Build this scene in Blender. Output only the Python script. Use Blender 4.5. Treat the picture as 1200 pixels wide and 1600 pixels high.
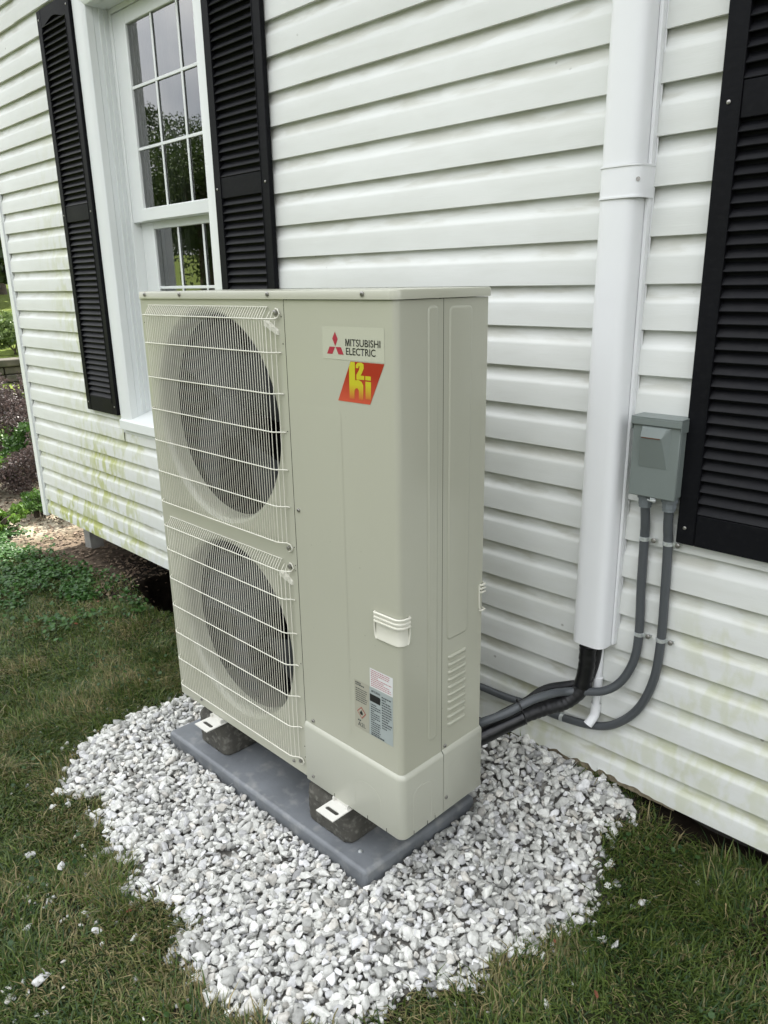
import bpy, bmesh, math, random
import numpy as np
from mathutils import Vector, Matrix
for o in list(bpy.data.objects): bpy.data.objects.remove(o)
S = bpy.context.scene
COL = S.collection
RND = random.Random(7)
rng = np.random.default_rng(11)

# ------------------------------------------------------------------ camera
cd = bpy.data.cameras.new('camera'); cam = bpy.data.objects.new('camera', cd); COL.objects.link(cam)
cR = Vector((0.7089944, 0.7050005, -0.0173529)); cU = Vector((-0.193313, 0.2179544, 0.9566222)); cF = Vector((-0.6782013, 0.6748853, -0.2908142))
cC = Vector((2.1480761, -1.1376045, 1.3422375))
cam.matrix_world = Matrix(((cR.x, cU.x, -cF.x, cC.x), (cR.y, cU.y, -cF.y, cC.y), (cR.z, cU.z, -cF.z, cC.z), (0, 0, 0, 1)))
cd.sensor_fit = 'VERTICAL'; cd.sensor_height = 24; cd.lens = 17.7302; cd.clip_start = 0.02; cd.clip_end = 400
S.camera = cam
S.render.resolution_x = 768; S.render.resolution_y = 1024

# ------------------------------------------------------------------ light
SUN_EL = math.radians(54); SUN_AZ = math.atan2(-0.50, 0.86)      # azimuth from +Y towards +X
W = bpy.data.worlds.new('World'); S.world = W; W.use_nodes = True
nt = W.node_tree; N = nt.nodes; bg = N['Background']
sky = N.new('ShaderNodeTexSky'); sky.sky_type = 'NISHITA'; sky.sun_disc = False
sky.sun_elevation = SUN_EL; sky.sun_rotation = SUN_AZ; sky.air_density = 1.0; sky.dust_density = 2.0; sky.ozone_density = 1.0
tc = N.new('ShaderNodeTexCoord'); cn = N.new('ShaderNodeTexNoise'); cn.inputs['Scale'].default_value = 2.2; cn.inputs['Detail'].default_value = 7
cr = N.new('ShaderNodeValToRGB'); cr.color_ramp.elements[0].position = .30; cr.color_ramp.elements[1].position = .56
cmx = N.new('ShaderNodeMixRGB'); cn2 = N.new('ShaderNodeTexNoise'); cn2.inputs['Scale'].default_value = 5; cn2.inputs['Detail'].default_value = 6
cr2 = N.new('ShaderNodeValToRGB'); cr2.color_ramp.elements[0].color = (6.0, 6.15, 6.5, 1); cr2.color_ramp.elements[1].color = (11.5, 11.5, 11.4, 1)
cr2.color_ramp.elements[0].position = .3; cr2.color_ramp.elements[1].position = .7
nt.links.new(tc.outputs['Generated'], cn.inputs['Vector']); nt.links.new(tc.outputs['Generated'], cn2.inputs['Vector'])
nt.links.new(cn.outputs['Fac'], cr.inputs['Fac']); nt.links.new(cn2.outputs['Fac'], cr2.inputs['Fac'])
nt.links.new(cr.outputs['Color'], cmx.inputs['Fac']); nt.links.new(sky.outputs['Color'], cmx.inputs['Color1']); nt.links.new(cr2.outputs['Color'], cmx.inputs['Color2'])
sz_ = N.new('ShaderNodeSeparateXYZ'); zm_ = N.new('ShaderNodeMapRange'); vs_ = N.new('ShaderNodeVectorMath'); vs_.operation = 'SCALE'   # overcast sky: brighter overhead than at the horizon
nt.links.new(tc.outputs['Generated'], sz_.inputs[0]); nt.links.new(sz_.outputs['Z'], zm_.inputs[0]); zm_.inputs[1].default_value = 0; zm_.inputs[2].default_value = 1; zm_.inputs[3].default_value = .62; zm_.inputs[4].default_value = 1.55
nt.links.new(cmx.outputs['Color'], vs_.inputs[0]); nt.links.new(zm_.outputs[0], vs_.inputs['Scale']); nt.links.new(vs_.outputs[0], bg.inputs['Color']); bg.inputs['Strength'].default_value = 0.10
sl = bpy.data.lights.new('sun', 'SUN'); sl.energy = 4.6; sl.angle = math.radians(.53); sl.color = (1, .95, .87)
so = bpy.data.objects.new('sun', sl); COL.objects.link(so)
sv = Vector((math.sin(SUN_AZ) * math.cos(SUN_EL), math.cos(SUN_AZ) * math.cos(SUN_EL), math.sin(SUN_EL)))
so.rotation_euler = sv.to_track_quat('Z', 'Y').to_euler()
S.view_settings.view_transform = 'Standard'; S.view_settings.look = 'None'; S.view_settings.gamma = 1
S.view_settings.exposure = 1.50

# ------------------------------------------------------------------ helpers
def tag(o, label=None, cat=None, group=None, kind=None):
    if label: o['label'] = label
    if cat: o['category'] = cat
    if group: o['group'] = group
    if kind: o['kind'] = kind
    return o
def empty(name, loc, label=None, cat=None, group=None):
    o = bpy.data.objects.new(name, None); o.empty_display_size = .1; COL.objects.link(o); o.location = loc
    return tag(o, label, cat, group)
def link(name, me, parent=None, kind=None):
    o = bpy.data.objects.new(name, me); COL.objects.link(o)
    if parent is not None:
        o.parent = parent
    if kind: o['kind'] = kind
    return o

class MB:
    def __init__(s): s.v = []; s.f = []; s.mi = []; s.sm = []; s.m = 0
    def add(s, vs, fs, smooth=False):
        b = len(s.v); s.v += [tuple(v) for v in vs]; s.f += [tuple(i + b for i in f) for f in fs]
        s.mi += [s.m] * len(fs); s.sm += [smooth] * len(fs); return s
    def box(s, a, b):
        x0, y0, z0 = a; x1, y1, z1 = b
        return s.add([(x0,y0,z0),(x1,y0,z0),(x1,y1,z0),(x0,y1,z0),(x0,y0,z1),(x1,y0,z1),(x1,y1,z1),(x0,y1,z1)],
                     [(0,3,2,1),(4,5,6,7),(0,1,5,4),(1,2,6,5),(2,3,7,6),(3,0,4,7)])
    def prism(s, pts, vec, smooth=False):
        n = len(pts); v = Vector(vec); P = [Vector(p) for p in pts]
        vs = P + [p + v for p in P]
        fs = [tuple(range(n - 1, -1, -1)), tuple(range(n, 2 * n))] + [(i, (i + 1) % n, n + (i + 1) % n, n + i) for i in range(n)]
        return s.add(vs, fs, smooth)
    def sweep(s, prof, path, closed=False, caps=True, smooth=True):
        """rows of equal length joined by quads"""
        rows = prof if path is None else [[Vector(p) + Vector(q) for p in prof] for q in path]
        n = len(rows[0]); vs = [p for r in rows for p in r]; fs = []
        for i in range(len(rows) - 1):
            for j in range(n if closed else n - 1):
                k = (j + 1) % n; fs.append((i*n+j, i*n+k, (i+1)*n+k, (i+1)*n+j))
        if closed and caps: fs.append(tuple(range(n - 1, -1, -1))); fs.append(tuple(range((len(rows)-1)*n, len(rows)*n)))
        return s.add(vs, fs, smooth)
    def tube(s, pts, r, n=8, caps=True, rfun=None):
        P = [Vector(p) for p in pts]; rows = []
        up = None
        for i, p in enumerate(P):
            t = (P[min(i+1, len(P)-1)] - P[max(i-1, 0)]).normalized()
            if up is None:
                up = Vector((0, 0, 1)) if abs(t.z) < .9 else Vector((1, 0, 0))
            a = (up - t * up.dot(t)).normalized(); b = t.cross(a); up = a
            rr = r if rfun is None else rfun(i)
            rows.append([p + (a * math.cos(2*math.pi*k/n) + b * math.sin(2*math.pi*k/n)) * rr for k in range(n)])
        return s.sweep(rows, None, closed=True, caps=caps)
    def disc(s, c, ax, r, h, n=12, dome=0):
        c = Vector(c); ax = Vector(ax).normalized(); u = ax.orthogonal().normalized(); w = ax.cross(u)
        rows = []
        for (q, d) in ([(1, 0), (1, h)] + ([(.7, h + dome)] if dome else [])):
            rows.append([c + ax * d + (u*math.cos(2*math.pi*k/n) + w*math.sin(2*math.pi*k/n)) * r * q for k in range(n)])
        return s.sweep(rows, None, closed=True)
    def build(s, name, mats, parent=None, bevel=0, seg=2, off=None, kind=None, fixn=True):
        me = bpy.data.meshes.new(name); V = s.v
        if off is not None: V = [(v[0]-off[0], v[1]-off[1], v[2]-off[2]) for v in V]
        me.from_pydata(V, [], s.f)
        for m in (mats if isinstance(mats, (list, tuple)) else [mats]): me.materials.append(m)
        me.polygons.foreach_set('material_index', s.mi); me.polygons.foreach_set('use_smooth', s.sm)
        if fixn:
            bm = bmesh.new(); bm.from_mesh(me); bmesh.ops.recalc_face_normals(bm, faces=bm.faces); bm.to_mesh(me); bm.free()
        me.update()
        o = link(name, me, parent, kind)
        if bevel:
            b = o.modifiers.new('bevel', 'BEVEL'); b.width = bevel; b.segments = seg; b.limit_method = 'ANGLE'; b.angle_limit = math.radians(35)
            me.polygons.foreach_set('use_smooth', [True] * len(me.polygons)); me.set_sharp_from_angle(angle=math.radians(35))
            b.harden_normals = False
        elif any(s.sm):
            me.set_sharp_from_angle(angle=math.radians(40))
        return o

def smooth_path(pts, n=8):
    P = [Vector(p) for p in pts]; out = []
    for i in range(len(P) - 1):
        p0 = P[max(i-1, 0)]; p1 = P[i]; p2 = P[i+1]; p3 = P[min(i+2, len(P)-1)]
        for k in range(n):
            t = k / n
            out.append(.5*((2*p1)+(-p0+p2)*t+(2*p0-5*p1+4*p2-p3)*t*t+(-p0+3*p1-3*p2+p3)*t**3))
    out.append(P[-1]); return out

# ------------------------------------------------------------------ materials
def mat(name, col, rough=.5, metal=0, spec=.5, noise=None, bump=None, coat=0, dirt=None):
    """noise=(scale, amount)  bump=(scale, strength, stretch vec)  dirt=(scale, colour, amount)"""
    m = bpy.data.materials.new(name); m.use_nodes = True; t = m.node_tree; n = t.nodes; p = n['Principled BSDF']
    p.inputs['Base Color'].default_value = (*col, 1); p.inputs['Roughness'].default_value = rough; p.inputs['Metallic'].default_value = metal
    p.inputs['Specular IOR Level'].default_value = spec
    if coat: p.inputs['Coat Weight'].default_value = coat; p.inputs['Coat Roughness'].default_value = .12
    g = n.new('ShaderNodeNewGeometry'); last = None
    def nz(scale, vec=(1, 1, 1), detail=4):
        mp = n.new('ShaderNodeVectorMath'); mp.operation = 'MULTIPLY'; mp.inputs[1].default_value = vec
        t.links.new(g.outputs['Position'], mp.inputs[0]); x = n.new('ShaderNodeTexNoise'); x.inputs['Scale'].default_value = scale; x.inputs['Detail'].default_value = detail
        t.links.new(mp.outputs[0], x.inputs['Vector']); return x
    if noise:
        x = nz(noise[0]); r = n.new('ShaderNodeMapRange'); r.inputs[1].default_value = .15; r.inputs[2].default_value = .85; r.inputs[3].default_value = 1 - noise[1]*1.6; r.inputs[4].default_value = 1 + noise[1]*1.6
        t.links.new(x.outputs['Fac'], r.inputs[0]); mx = n.new('ShaderNodeVectorMath'); mx.operation = 'SCALE'; mx.inputs[0].default_value = col
        t.links.new(r.outputs[0], mx.inputs['Scale']); last = mx.outputs[0]
        rr = n.new('ShaderNodeMapRange'); rr.inputs[1].default_value = .1; rr.inputs[2].default_value = .9; rr.inputs[3].default_value = rough * .88; rr.inputs[4].default_value = min(1, rough * 1.15)
        t.links.new(x.outputs['Fac'], rr.inputs[0]); t.links.new(rr.outputs[0], p.inputs['Roughness'])
    if dirt:
        x = nz(dirt[0], detail=8); r = n.new('ShaderNodeMapRange'); r.inputs[1].default_value = .52; r.inputs[2].default_value = .75; r.inputs[3].default_value = 0; r.inputs[4].default_value = dirt[2]
        t.links.new(x.outputs['Fac'], r.inputs[0]); mx = n.new('ShaderNodeMixRGB'); t.links.new(r.outputs[0], mx.inputs['Fac'])
        if last: t.links.new(last, mx.inputs['Color1'])
        else: mx.inputs['Color1'].default_value = (*col, 1)
        mx.inputs['Color2'].default_value = (*dirt[1], 1); last = mx.outputs['Color']
    if name.startswith('ivory_painted'):
        vo = n.new('ShaderNodeTexVoronoi'); vo.inputs['Scale'].default_value = 34; t.links.new(g.outputs['Position'], vo.inputs['Vector'])
        r1 = n.new('ShaderNodeMapRange'); r1.inputs[1].default_value = .035; r1.inputs[2].default_value = .075; r1.inputs[3].default_value = .45; r1.inputs[4].default_value = 0; t.links.new(vo.outputs['Distance'], r1.inputs[0])
        x2 = nz(5, detail=3); r2 = n.new('ShaderNodeMapRange'); r2.inputs[1].default_value = .52; r2.inputs[2].default_value = .62; t.links.new(x2.outputs['Fac'], r2.inputs[0])
        mm = n.new('ShaderNodeMath'); mm.operation = 'MULTIPLY'; t.links.new(r1.outputs[0], mm.inputs[0]); t.links.new(r2.outputs[0], mm.inputs[1])
        mx = n.new('ShaderNodeMixRGB'); t.links.new(mm.outputs[0], mx.inputs['Fac']); t.links.new(last, mx.inputs['Color1']); mx.inputs['Color2'].default_value = (.12, .11, .08, 1); last = mx.outputs['Color']
    if last: t.links.new(last, p.inputs['Base Color'])
    if bump:
        x = nz(bump[0], bump[2] if len(bump) > 2 else (1, 1, 1), 5); b = n.new('ShaderNodeBump'); b.inputs['Strength'].default_value = bump[1]; b.inputs['Distance'].default_value = .002
        t.links.new(x.outputs['Fac'], b.inputs['Height']); t.links.new(b.outputs['Normal'], p.inputs['Normal'])
    return m

M = {}
M['trim'] = mat('white_vinyl_trim', (.74, .765, .75), .38, noise=(3, .02), dirt=(5, (.68, .69, .66), .05))
M['jamb'] = mat('white_window_jamb', (.72, .75, .745), .45)
M['duct'] = mat('white_duct_plastic', (.76, .77, .775), .42, noise=(5, .015))
M['black'] = mat('black_shutter_plastic', (.0035, .0038, .0052), .6, spec=.14, bump=(60, .35, (.25, 1, 1)), noise=(6, .2), dirt=(70, (.02, .02, .02), .2))
M['slat'] = mat('black_slat_plastic', (.0045, .0048, .0065), .52, spec=.2, bump=(90, .5, (.12, 1, 1)), noise=(9, .25), dirt=(40, (.018, .018, .018), .3))
M['beige'] = mat('ivory_painted_steel', (.425, .425, .342), .3, noise=(2.5, .015), coat=.35, bump=(120, .02))
M['beige2'] = mat('ivory_painted_steel_base', (.455, .458, .385), .36, noise=(2.5, .015), coat=.25)
M['wire'] = mat('ivory_grille_plastic', (.66, .65, .56), .38)
M['bell'] = mat('ivory_bell_mouth', (.34, .34, .30), .35, coat=.2)
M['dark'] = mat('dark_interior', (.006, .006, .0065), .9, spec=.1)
M['fan'] = mat('grey_fan_plastic', (.045, .047, .050), .7, spec=.12, noise=(8, .1))
M['screw'] = mat('zinc_screw', (.32, .31, .29), .35, metal=.8, noise=(200, .2))
M['zinc'] = mat('galvanized_clamp', (.62, .65, .65), .3, metal=.55, noise=(120, .25))
M['red'] = mat('print_red', (.36, .02, .045), .4)
M['ink'] = mat('print_black', (.012, .012, .012), .4)
M['redink'] = mat('print_pink', (.42, .14, .15), .5)
M['greyink'] = mat('print_grey', (.06, .07, .07), .5)
M['sticker'] = mat('clear_sticker', (.475, .478, .385), .2)
M['paper'] = mat('white_label', (.66, .67, .66), .35)
M['silver'] = mat('silver_label', (.34, .38, .37), .35)
M['tan'] = mat('tan_label', (.36, .35, .28), .35)
M['pad'] = mat('grey_pad_plastic', (.162, .174, .186), .5, noise=(9, .18), dirt=(26, (.34, .34, .32), .55), bump=(70, .5))
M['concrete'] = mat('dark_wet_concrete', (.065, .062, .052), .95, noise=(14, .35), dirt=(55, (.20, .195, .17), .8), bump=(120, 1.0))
M['zincfoot'] = mat('white_painted_foot', (.66, .65, .60), .4)
M['box'] = mat('grey_enclosure_paint', (.17, .197, .187), .42, noise=(7, .04), coat=.1)
M['rust'] = mat('rust', (.10, .04, .02), .9)
M['fitting'] = mat('grey_connector', (.16, .18, .19), .45)
M['conduit'] = mat('grey_liquidtight_conduit', (.075, .082, .088), .42, bump=(3, .0))
M['foam'] = mat('black_pipe_insulation', (.009, .009, .010), .5, noise=(30, .3), bump=(60, .5))
M['tape'] = mat('black_vinyl_tape', (.007, .007, .008), .3, bump=(40, .6))
M['sheath'] = mat('aged_sheathing', (.16, .135, .10), .9, noise=(20, .4))
M['wood'] = mat('weathered_post', (.30, .30, .28), .8, noise=(15, .2))
M['underfloor'] = mat('underfloor_dark', (.05, .045, .04), .95, noise=(10, .3))
M['roof'] = mat('asphalt_shingle', (.08, .08, .08), .9, noise=(30, .3))
M['curtain'] = mat('grey_curtain', (.22, .22, .21), .9, noise=(6, .1))
M['room'] = mat('dim_room', (.18, .17, .15), .9)
M['stonewall'] = mat('field_stone', (.07, .062, .048), .9, noise=(6, .45), bump=(20, 1.0), dirt=(8, (.05, .06, .03), .6))
M['bark'] = mat('bark', (.07, .055, .04), .95, noise=(20, .4), bump=(30, 1, (1, 1, .2)))

# vinyl siding: embossed grain plus algae, dirt and shade painted under the laps
def siding_mat():
    m = bpy.data.materials.new('white_vinyl_siding'); m.use_nodes = True; t = m.node_tree; n = t.nodes; p = n['Principled BSDF']; L = t.links.new
    g = n.new('ShaderNodeNewGeometry'); sx = n.new('ShaderNodeSeparateXYZ'); L(g.outputs['Position'], sx.inputs[0])
    def vm(vec, off=(0, 0, 0)):
        a = n.new('ShaderNodeVectorMath'); a.operation = 'MULTIPLY_ADD'; a.inputs[1].default_value = vec; a.inputs[2].default_value = off; L(g.outputs['Position'], a.inputs[0]); return a.outputs[0]
    def nz(v, sc, d=5, dist=0):
        x = n.new('ShaderNodeTexNoise'); x.inputs['Scale'].default_value = sc; x.inputs['Detail'].default_value = d; x.inputs['Distortion'].default_value = dist; L(v, x.inputs['Vector']); return x.outputs['Fac']
    def mr(v, a, b, c=0., d=1., typ='SMOOTHSTEP'):
        r = n.new('ShaderNodeMapRange'); r.interpolation_type = typ; L(v, r.inputs[0]); r.inputs[1].default_value = a; r.inputs[2].default_value = b; r.inputs[3].default_value = c; r.inputs[4].default_value = d; return r.outputs[0]
    def mt(op, a, b):
        x = n.new('ShaderNodeMath'); x.operation = op; x.use_clamp = False
        for i, q in enumerate((a, b)):
            if isinstance(q, (int, float)): x.inputs[i].default_value = q
            else: L(q, x.inputs[i])
        return x.outputs[0]
    X, Z = sx.outputs['X'], sx.outputs['Z']
    # course phase 0..1 from the bottom edge of each board
    ph = mt('FRACT', mt('DIVIDE', mt('ADD', Z, 0.07067 + 10.7435), 0.107435), 0.0) if False else mt('FRACT', mt('DIVIDE', mt('ADD', Z, 0.07067 + 10.7435), 0.107435), 0)
    lip = mr(ph, .58, .75)                       # cove mask, for algae, dirt and painted lap shade
    streak = nz(vm((24, 1, 12.0)), 1.0, 10, .3)    # blotchy runs
    blot = nz(vm((1.6, 1, 1.6)), 1.3, 5)
    # zones of algae by place on the wall
    a1 = mt('MULTIPLY', mr(X, -2.32, -1.95), mr(X, -1.55, -1.25, 1, 0)); a1 = mt('MULTIPLY', a1, mr(Z, .5, 1.75, 1, 0)); a1 = mt('MULTIPLY', a1, mr(Z, -.2, .25, .55, 1))
    a2 = mt('MULTIPLY', mt('MULTIPLY', mr(X, -2.15, -1.75, 1, .25), mr(Z, .13, .15, 1, 0)), 1.5)
    a2b = mt('MULTIPLY', mt('MULTIPLY', mr(X, -2.75, -1.0, 1, .1), mr(Z, .2, .62, 1, 0)), .62)
    a3 = mt('MULTIPLY', mt('MULTIPLY', mr(X, 1.33, 1.50), mr(Z, .45, .62, 1, 0)), mt('MULTIPLY', mr(Z, .12, .25), .33))
    a4 = mt('MULTIPLY', mt('MULTIPLY', mr(X, -2.5, -1.9), mr(X, -1.7, -1.5, 1, 0)), mr(Z, 1.3, 2.5, .5, 0))
    zone = mt('MAXIMUM', mt('MAXIMUM', a1, a2), mt('MAXIMUM', mt('MAXIMUM', a2b, a3), a4))
    strm = mt('ADD', mt('MULTIPLY', mr(streak, .42, .62), .62), mt('MULTIPLY', lip, .34))
    am = mt('MULTIPLY', mt('MULTIPLY', zone, strm), mr(blot, .34, .60, .12, 1)); am = mt('MINIMUM', mt('MULTIPLY', am, 1.25), .92)
    base = n.new('ShaderNodeMixRGB'); base.inputs['Color1'].default_value = (.70, .715, .69, 1); base.inputs['Color2'].default_value = (.645, .66, .63, 1); L(mr(nz(vm((.8, 1, 2.5)), 1.5), .35, .65), base.inputs['Fac'])
    # thin dirt plus painted lap shade in the cove, more toward the ground
    cove_dirt_shade = mt('MULTIPLY', mt('MULTIPLY', mr(nz(vm((7, 1, 30)), 1.0, 8, .3), .42, .62), mt('ADD', mt('MULTIPLY', lip, .8), .12)), mr(Z, -.1, 1.2, .70, .42))
    g1 = n.new('ShaderNodeMixRGB'); L(cove_dirt_shade, g1.inputs['Fac']); L(base.outputs[0], g1.inputs['Color1']); g1.inputs['Color2'].default_value = (.40, .39, .31, 1)
    al = n.new('ShaderNodeMixRGB'); L(am, al.inputs['Fac']); L(g1.outputs[0], al.inputs['Color1']); al.inputs['Color2'].default_value = (.40, .43, .13, 1)
    # small dark specks
    vo = n.new('ShaderNodeTexVoronoi'); vo.inputs['Scale'].default_value = 1; L(vm((9, 9, 11)), vo.inputs['Vector'])
    sp = mt('MULTIPLY', mr(vo.outputs['Distance'], .035, .06, 1, 0), mr(nz(vm((3, 3, 3)), 2), .5, .6))
    s1 = n.new('ShaderNodeMixRGB'); L(mt('MULTIPLY', sp, .6), s1.inputs['Fac']); L(al.outputs[0], s1.inputs['Color1']); s1.inputs['Color2'].default_value = (.13, .12, .09, 1)
    L(s1.outputs[0], p.inputs['Base Color']); p.inputs['Roughness'].default_value = .48; p.inputs['Specular IOR Level'].default_value = .42
    gr = nz(vm((14, 1, 330)), 1.0, 4, .9); gr2 = nz(vm((60, 60, 300)), 1.0, 2)
    b = n.new('ShaderNodeBump'); b.inputs['Strength'].default_value = .45; b.inputs['Distance'].default_value = .0006; L(mt('ADD', gr, mt('MULTIPLY', gr2, .5)), b.inputs['Height'])
    wv = nz(vm((1.3, 1, 5)), 1.0, 2); b2 = n.new('ShaderNodeBump'); b2.inputs['Strength'].default_value = .5; b2.inputs['Distance'].default_value = .006; L(wv, b2.inputs['Height']); L(b2.outputs[0], b.inputs['Normal'])
    L(b.outputs[0], p.inputs['Normal']); return m
M['siding'] = siding_mat()

def glass_mat():
    m = bpy.data.materials.new('window_glass'); m.use_nodes = True; t = m.node_tree; n = t.nodes; L = t.links.new
    n.remove(n['Principled BSDF']); out = n['Material Output']
    tr = n.new('ShaderNodeBsdfTransparent'); tr.inputs[0].default_value = (.86, .9, .88, 1)
    gl = n.new('ShaderNodeBsdfGlossy'); gl.inputs['Roughness'].default_value = .004; gl.inputs['Color'].default_value = (1, 1, 1, 1)
    fr = n.new('ShaderNodeFresnel'); fr.inputs['IOR'].default_value = 2.5
    g = n.new('ShaderNodeNewGeometry'); nz = n.new('ShaderNodeTexNoise'); nz.inputs['Scale'].default_value = 2.4; L(g.outputs['Position'], nz.inputs['Vector'])
    b = n.new('ShaderNodeBump'); b.inputs['Strength'].default_value = .06; b.inputs['Distance'].default_value = .003; L(nz.outputs['Fac'], b.inputs['Height']); L(b.outputs[0], gl.inputs['Normal'])
    mx = n.new('ShaderNodeMixShader'); L(fr.outputs[0], mx.inputs[0]); L(tr.outputs[0], mx.inputs[1]); L(gl.outputs[0], mx.inputs[2]); L(mx.outputs[0], out.inputs['Surface']); return m
M['glass'] = glass_mat()

def attr_mat(name, rough=.6, trans=0., spec=.3, bump=None, vary=None):
    m = bpy.data.materials.new(name); m.use_nodes = True; t = m.node_tree; n = t.nodes; p = n['Principled BSDF']; L = t.links.new
    a = n.new('ShaderNodeAttribute'); a.attribute_name = 'Col'; c = a.outputs['Color']; g = n.new('ShaderNodeNewGeometry')
    if vary:
        x = n.new('ShaderNodeTexNoise'); x.inputs['Scale'].default_value = vary[0]; x.inputs['Detail'].default_value = 6; L(g.outputs['Position'], x.inputs['Vector'])
        r = n.new('ShaderNodeMapRange'); r.inputs[1].default_value = .3; r.inputs[2].default_value = .7; r.inputs[3].default_value = 1 - vary[1]; r.inputs[4].default_value = 1 + vary[1]*.5; L(x.outputs['Fac'], r.inputs[0])
        s_ = n.new('ShaderNodeVectorMath'); s_.operation = 'SCALE'; L(c, s_.inputs[0]); L(r.outputs[0], s_.inputs['Scale']); c = s_.outputs[0]
    L(c, p.inputs['Base Color']); p.inputs['Roughness'].default_value = rough; p.inputs['Specular IOR Level'].default_value = spec
    if bump:
        x = n.new('ShaderNodeTexNoise'); x.inputs['Scale'].default_value = bump[0]; x.inputs['Detail'].default_value = 6; L(g.outputs['Position'], x.inputs['Vector'])
        b = n.new('ShaderNodeBump'); b.inputs['Strength'].default_value = bump[1]; b.inputs['Distance'].default_value = .002; L(x.outputs['Fac'], b.inputs['Height']); L(b.outputs[0], p.inputs['Normal'])
    if trans:
        tr = n.new('ShaderNodeBsdfTranslucent'); L(c, tr.inputs['Color']); mx = n.new('ShaderNodeMixShader'); mx.inputs[0].default_value = trans
        L(p.outputs[0], mx.inputs[1]); L(tr.outputs[0], mx.inputs[2]); L(mx.outputs[0], n['Material Output'].inputs['Surface'])
    return m
M['gravel'] = attr_mat('crushed_marble', .72, bump=(260, .6), vary=(110, .20))
M['blade'] = attr_mat('grass_blades', .45, trans=.28, spec=.35)
M['leaf'] = attr_mat('leaves', .42, trans=.35, spec=.4)
M['litter'] = attr_mat('litter', .8)

# numpy mesh with per-element colour
def np_mesh(name, verts, faces, cols, material, label=None, cat=None, parent=None, kind=None, smooth=False):
    """verts (N,3); faces list of (array (F,k)); cols (N,3)"""
    me = bpy.data.meshes.new(name); me.vertices.add(len(verts)); me.vertices.foreach_set('co', np.asarray(verts, np.float32).ravel())
    idx = np.concatenate([f.ravel() for f in faces]); tot = np.concatenate([np.full(len(f), f.shape[1]) for f in faces]); st = np.concatenate([[0], np.cumsum(tot)[:-1]])
    me.loops.add(len(idx)); me.loops.foreach_set('vertex_index', idx.astype(np.int32)); me.polygons.add(len(tot))
    me.polygons.foreach_set('loop_start', st.astype(np.int32)); me.polygons.foreach_set('loop_total', tot.astype(np.int32))
    me.polygons.foreach_set('use_smooth', np.full(len(tot), smooth))
    me.update(calc_edges=True)
    if cols is not None:
        a = me.color_attributes.new('Col', 'FLOAT_COLOR', 'POINT'); c = np.ones((len(verts), 4), np.float32); c[:, :3] = cols; a.data.foreach_set('color', c.ravel())
    me.materials.append(material)
    o = link(name, me, parent, kind)
    return tag(o, label, cat)

def vnoise(x, y, scale, seed):
    r = np.random.default_rng(seed); G = r.random((128, 128)); X = np.asarray(x) * scale + 400.3; Y = np.asarray(y) * scale + 400.7
    xi = np.floor(X).astype(int); yi = np.floor(Y).astype(int); fx = X - xi; fy = Y - yi; fx = fx*fx*(3-2*fx); fy = fy*fy*(3-2*fy)
    a = G[xi % 128, yi % 128]; b = G[(xi+1) % 128, yi % 128]; c = G[xi % 128, (yi+1) % 128]; d = G[(xi+1) % 128, (yi+1) % 128]
    return (a*(1-fx)+b*fx)*(1-fy)+(c*(1-fx)+d*fx)*fy
def fbm(x, y, scale, seed): return (vnoise(x, y, scale, seed) + .5*vnoise(x, y, scale*2.1, seed+1) + .25*vnoise(x, y, scale*4.3, seed+2)) / 1.75
def sstep(a, b, v): t = np.clip((np.asarray(v, float) - a) / (b - a), 0, 1); return t*t*(3-2*t)

# ------------------------------------------------------------------ ground
def gz(x, y):
    x = np.asarray(x, float); y = np.asarray(y, float)
    z = np.full(np.broadcast(x, y).shape, -.19)
    z = z - .12*sstep(-.2, -2.6, x)
    z = z + .115*sstep(.45, .95, x)*sstep(.30, .63, y)*(1-.62*sstep(1.22, 1.55, x))
    z = z - .05*sstep(.72, .95, y)*sstep(-2.6, -1.8, x)*(1-sstep(4, 5, x))
    d = np.sqrt(((x+1.20)/.60)**2 + ((y-1.02)/.46)**2); z = z - .6*(1-sstep(.80, 1.08, d + .18*(vnoise(x, y, 9, 5)-.5)))
    z = z + .02*(fbm(x, y, 2.2, 3)-.5)*(1-sstep(.2, .9, x)*sstep(.2, .6, y)) + .012*(vnoise(x, y, 11, 9)-.5)
    # far side: the lawn climbs behind the stone wall
    z = z + .16*sstep(-3.2, -7, x) + 1.15*sstep(-11.5, -26, x) + .32*sstep(-11.1, -11.35, x) + 3.0*sstep(-26, -70, x)
    return z
POLY = np.array([(-.127,-.40),(-.21,-.31),(-.285,-.20),(-.30,-.04),(-.25,.141),(-.16,.32),(.0,.52),(.3,.62),(.6,.67),(1.33,.67),(1.375,.615),(1.345,.52),(1.37,.45),(1.43,.36),(1.435,.282),(1.405,.151),(1.36,.02),(1.345,-.07),(1.25,-.21),(1.24,-.33),(1.13,-.47),(.95,-.53),(.82,-.50),(.76,-.545),(.72,-.44),(.60,-.45),(.52,-.52),(.45,-.45),(.341,-.48),(.24,-.41),(.16,-.43),(.08,-.36),(-.02,-.455)])
def pdist(x, y):
    """signed distance to the gravel outline, positive inside"""
    x = np.asarray(x, float).ravel(); y = np.asarray(y, float).ravel(); best = np.full(len(x), 1e9); ins = np.zeros(len(x), bool); n = len(POLY)
    for i in range(n):
        ax, ay = POLY[i]; bx, by = POLY[(i+1) % n]; dx, dy = bx-ax, by-ay
        t = np.clip(((x-ax)*dx+(y-ay)*dy)/(dx*dx+dy*dy), 0, 1); best = np.minimum(best, np.hypot(x-ax-t*dx, y-ay-t*dy))
        c = ((ay > y) != (by > y)); xx = (bx-ax)*(y-ay)/np.where(by == ay, 1e-9, by-ay)+ax; ins ^= (c & (x < xx))
    return np.where(ins, best, -best)
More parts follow.
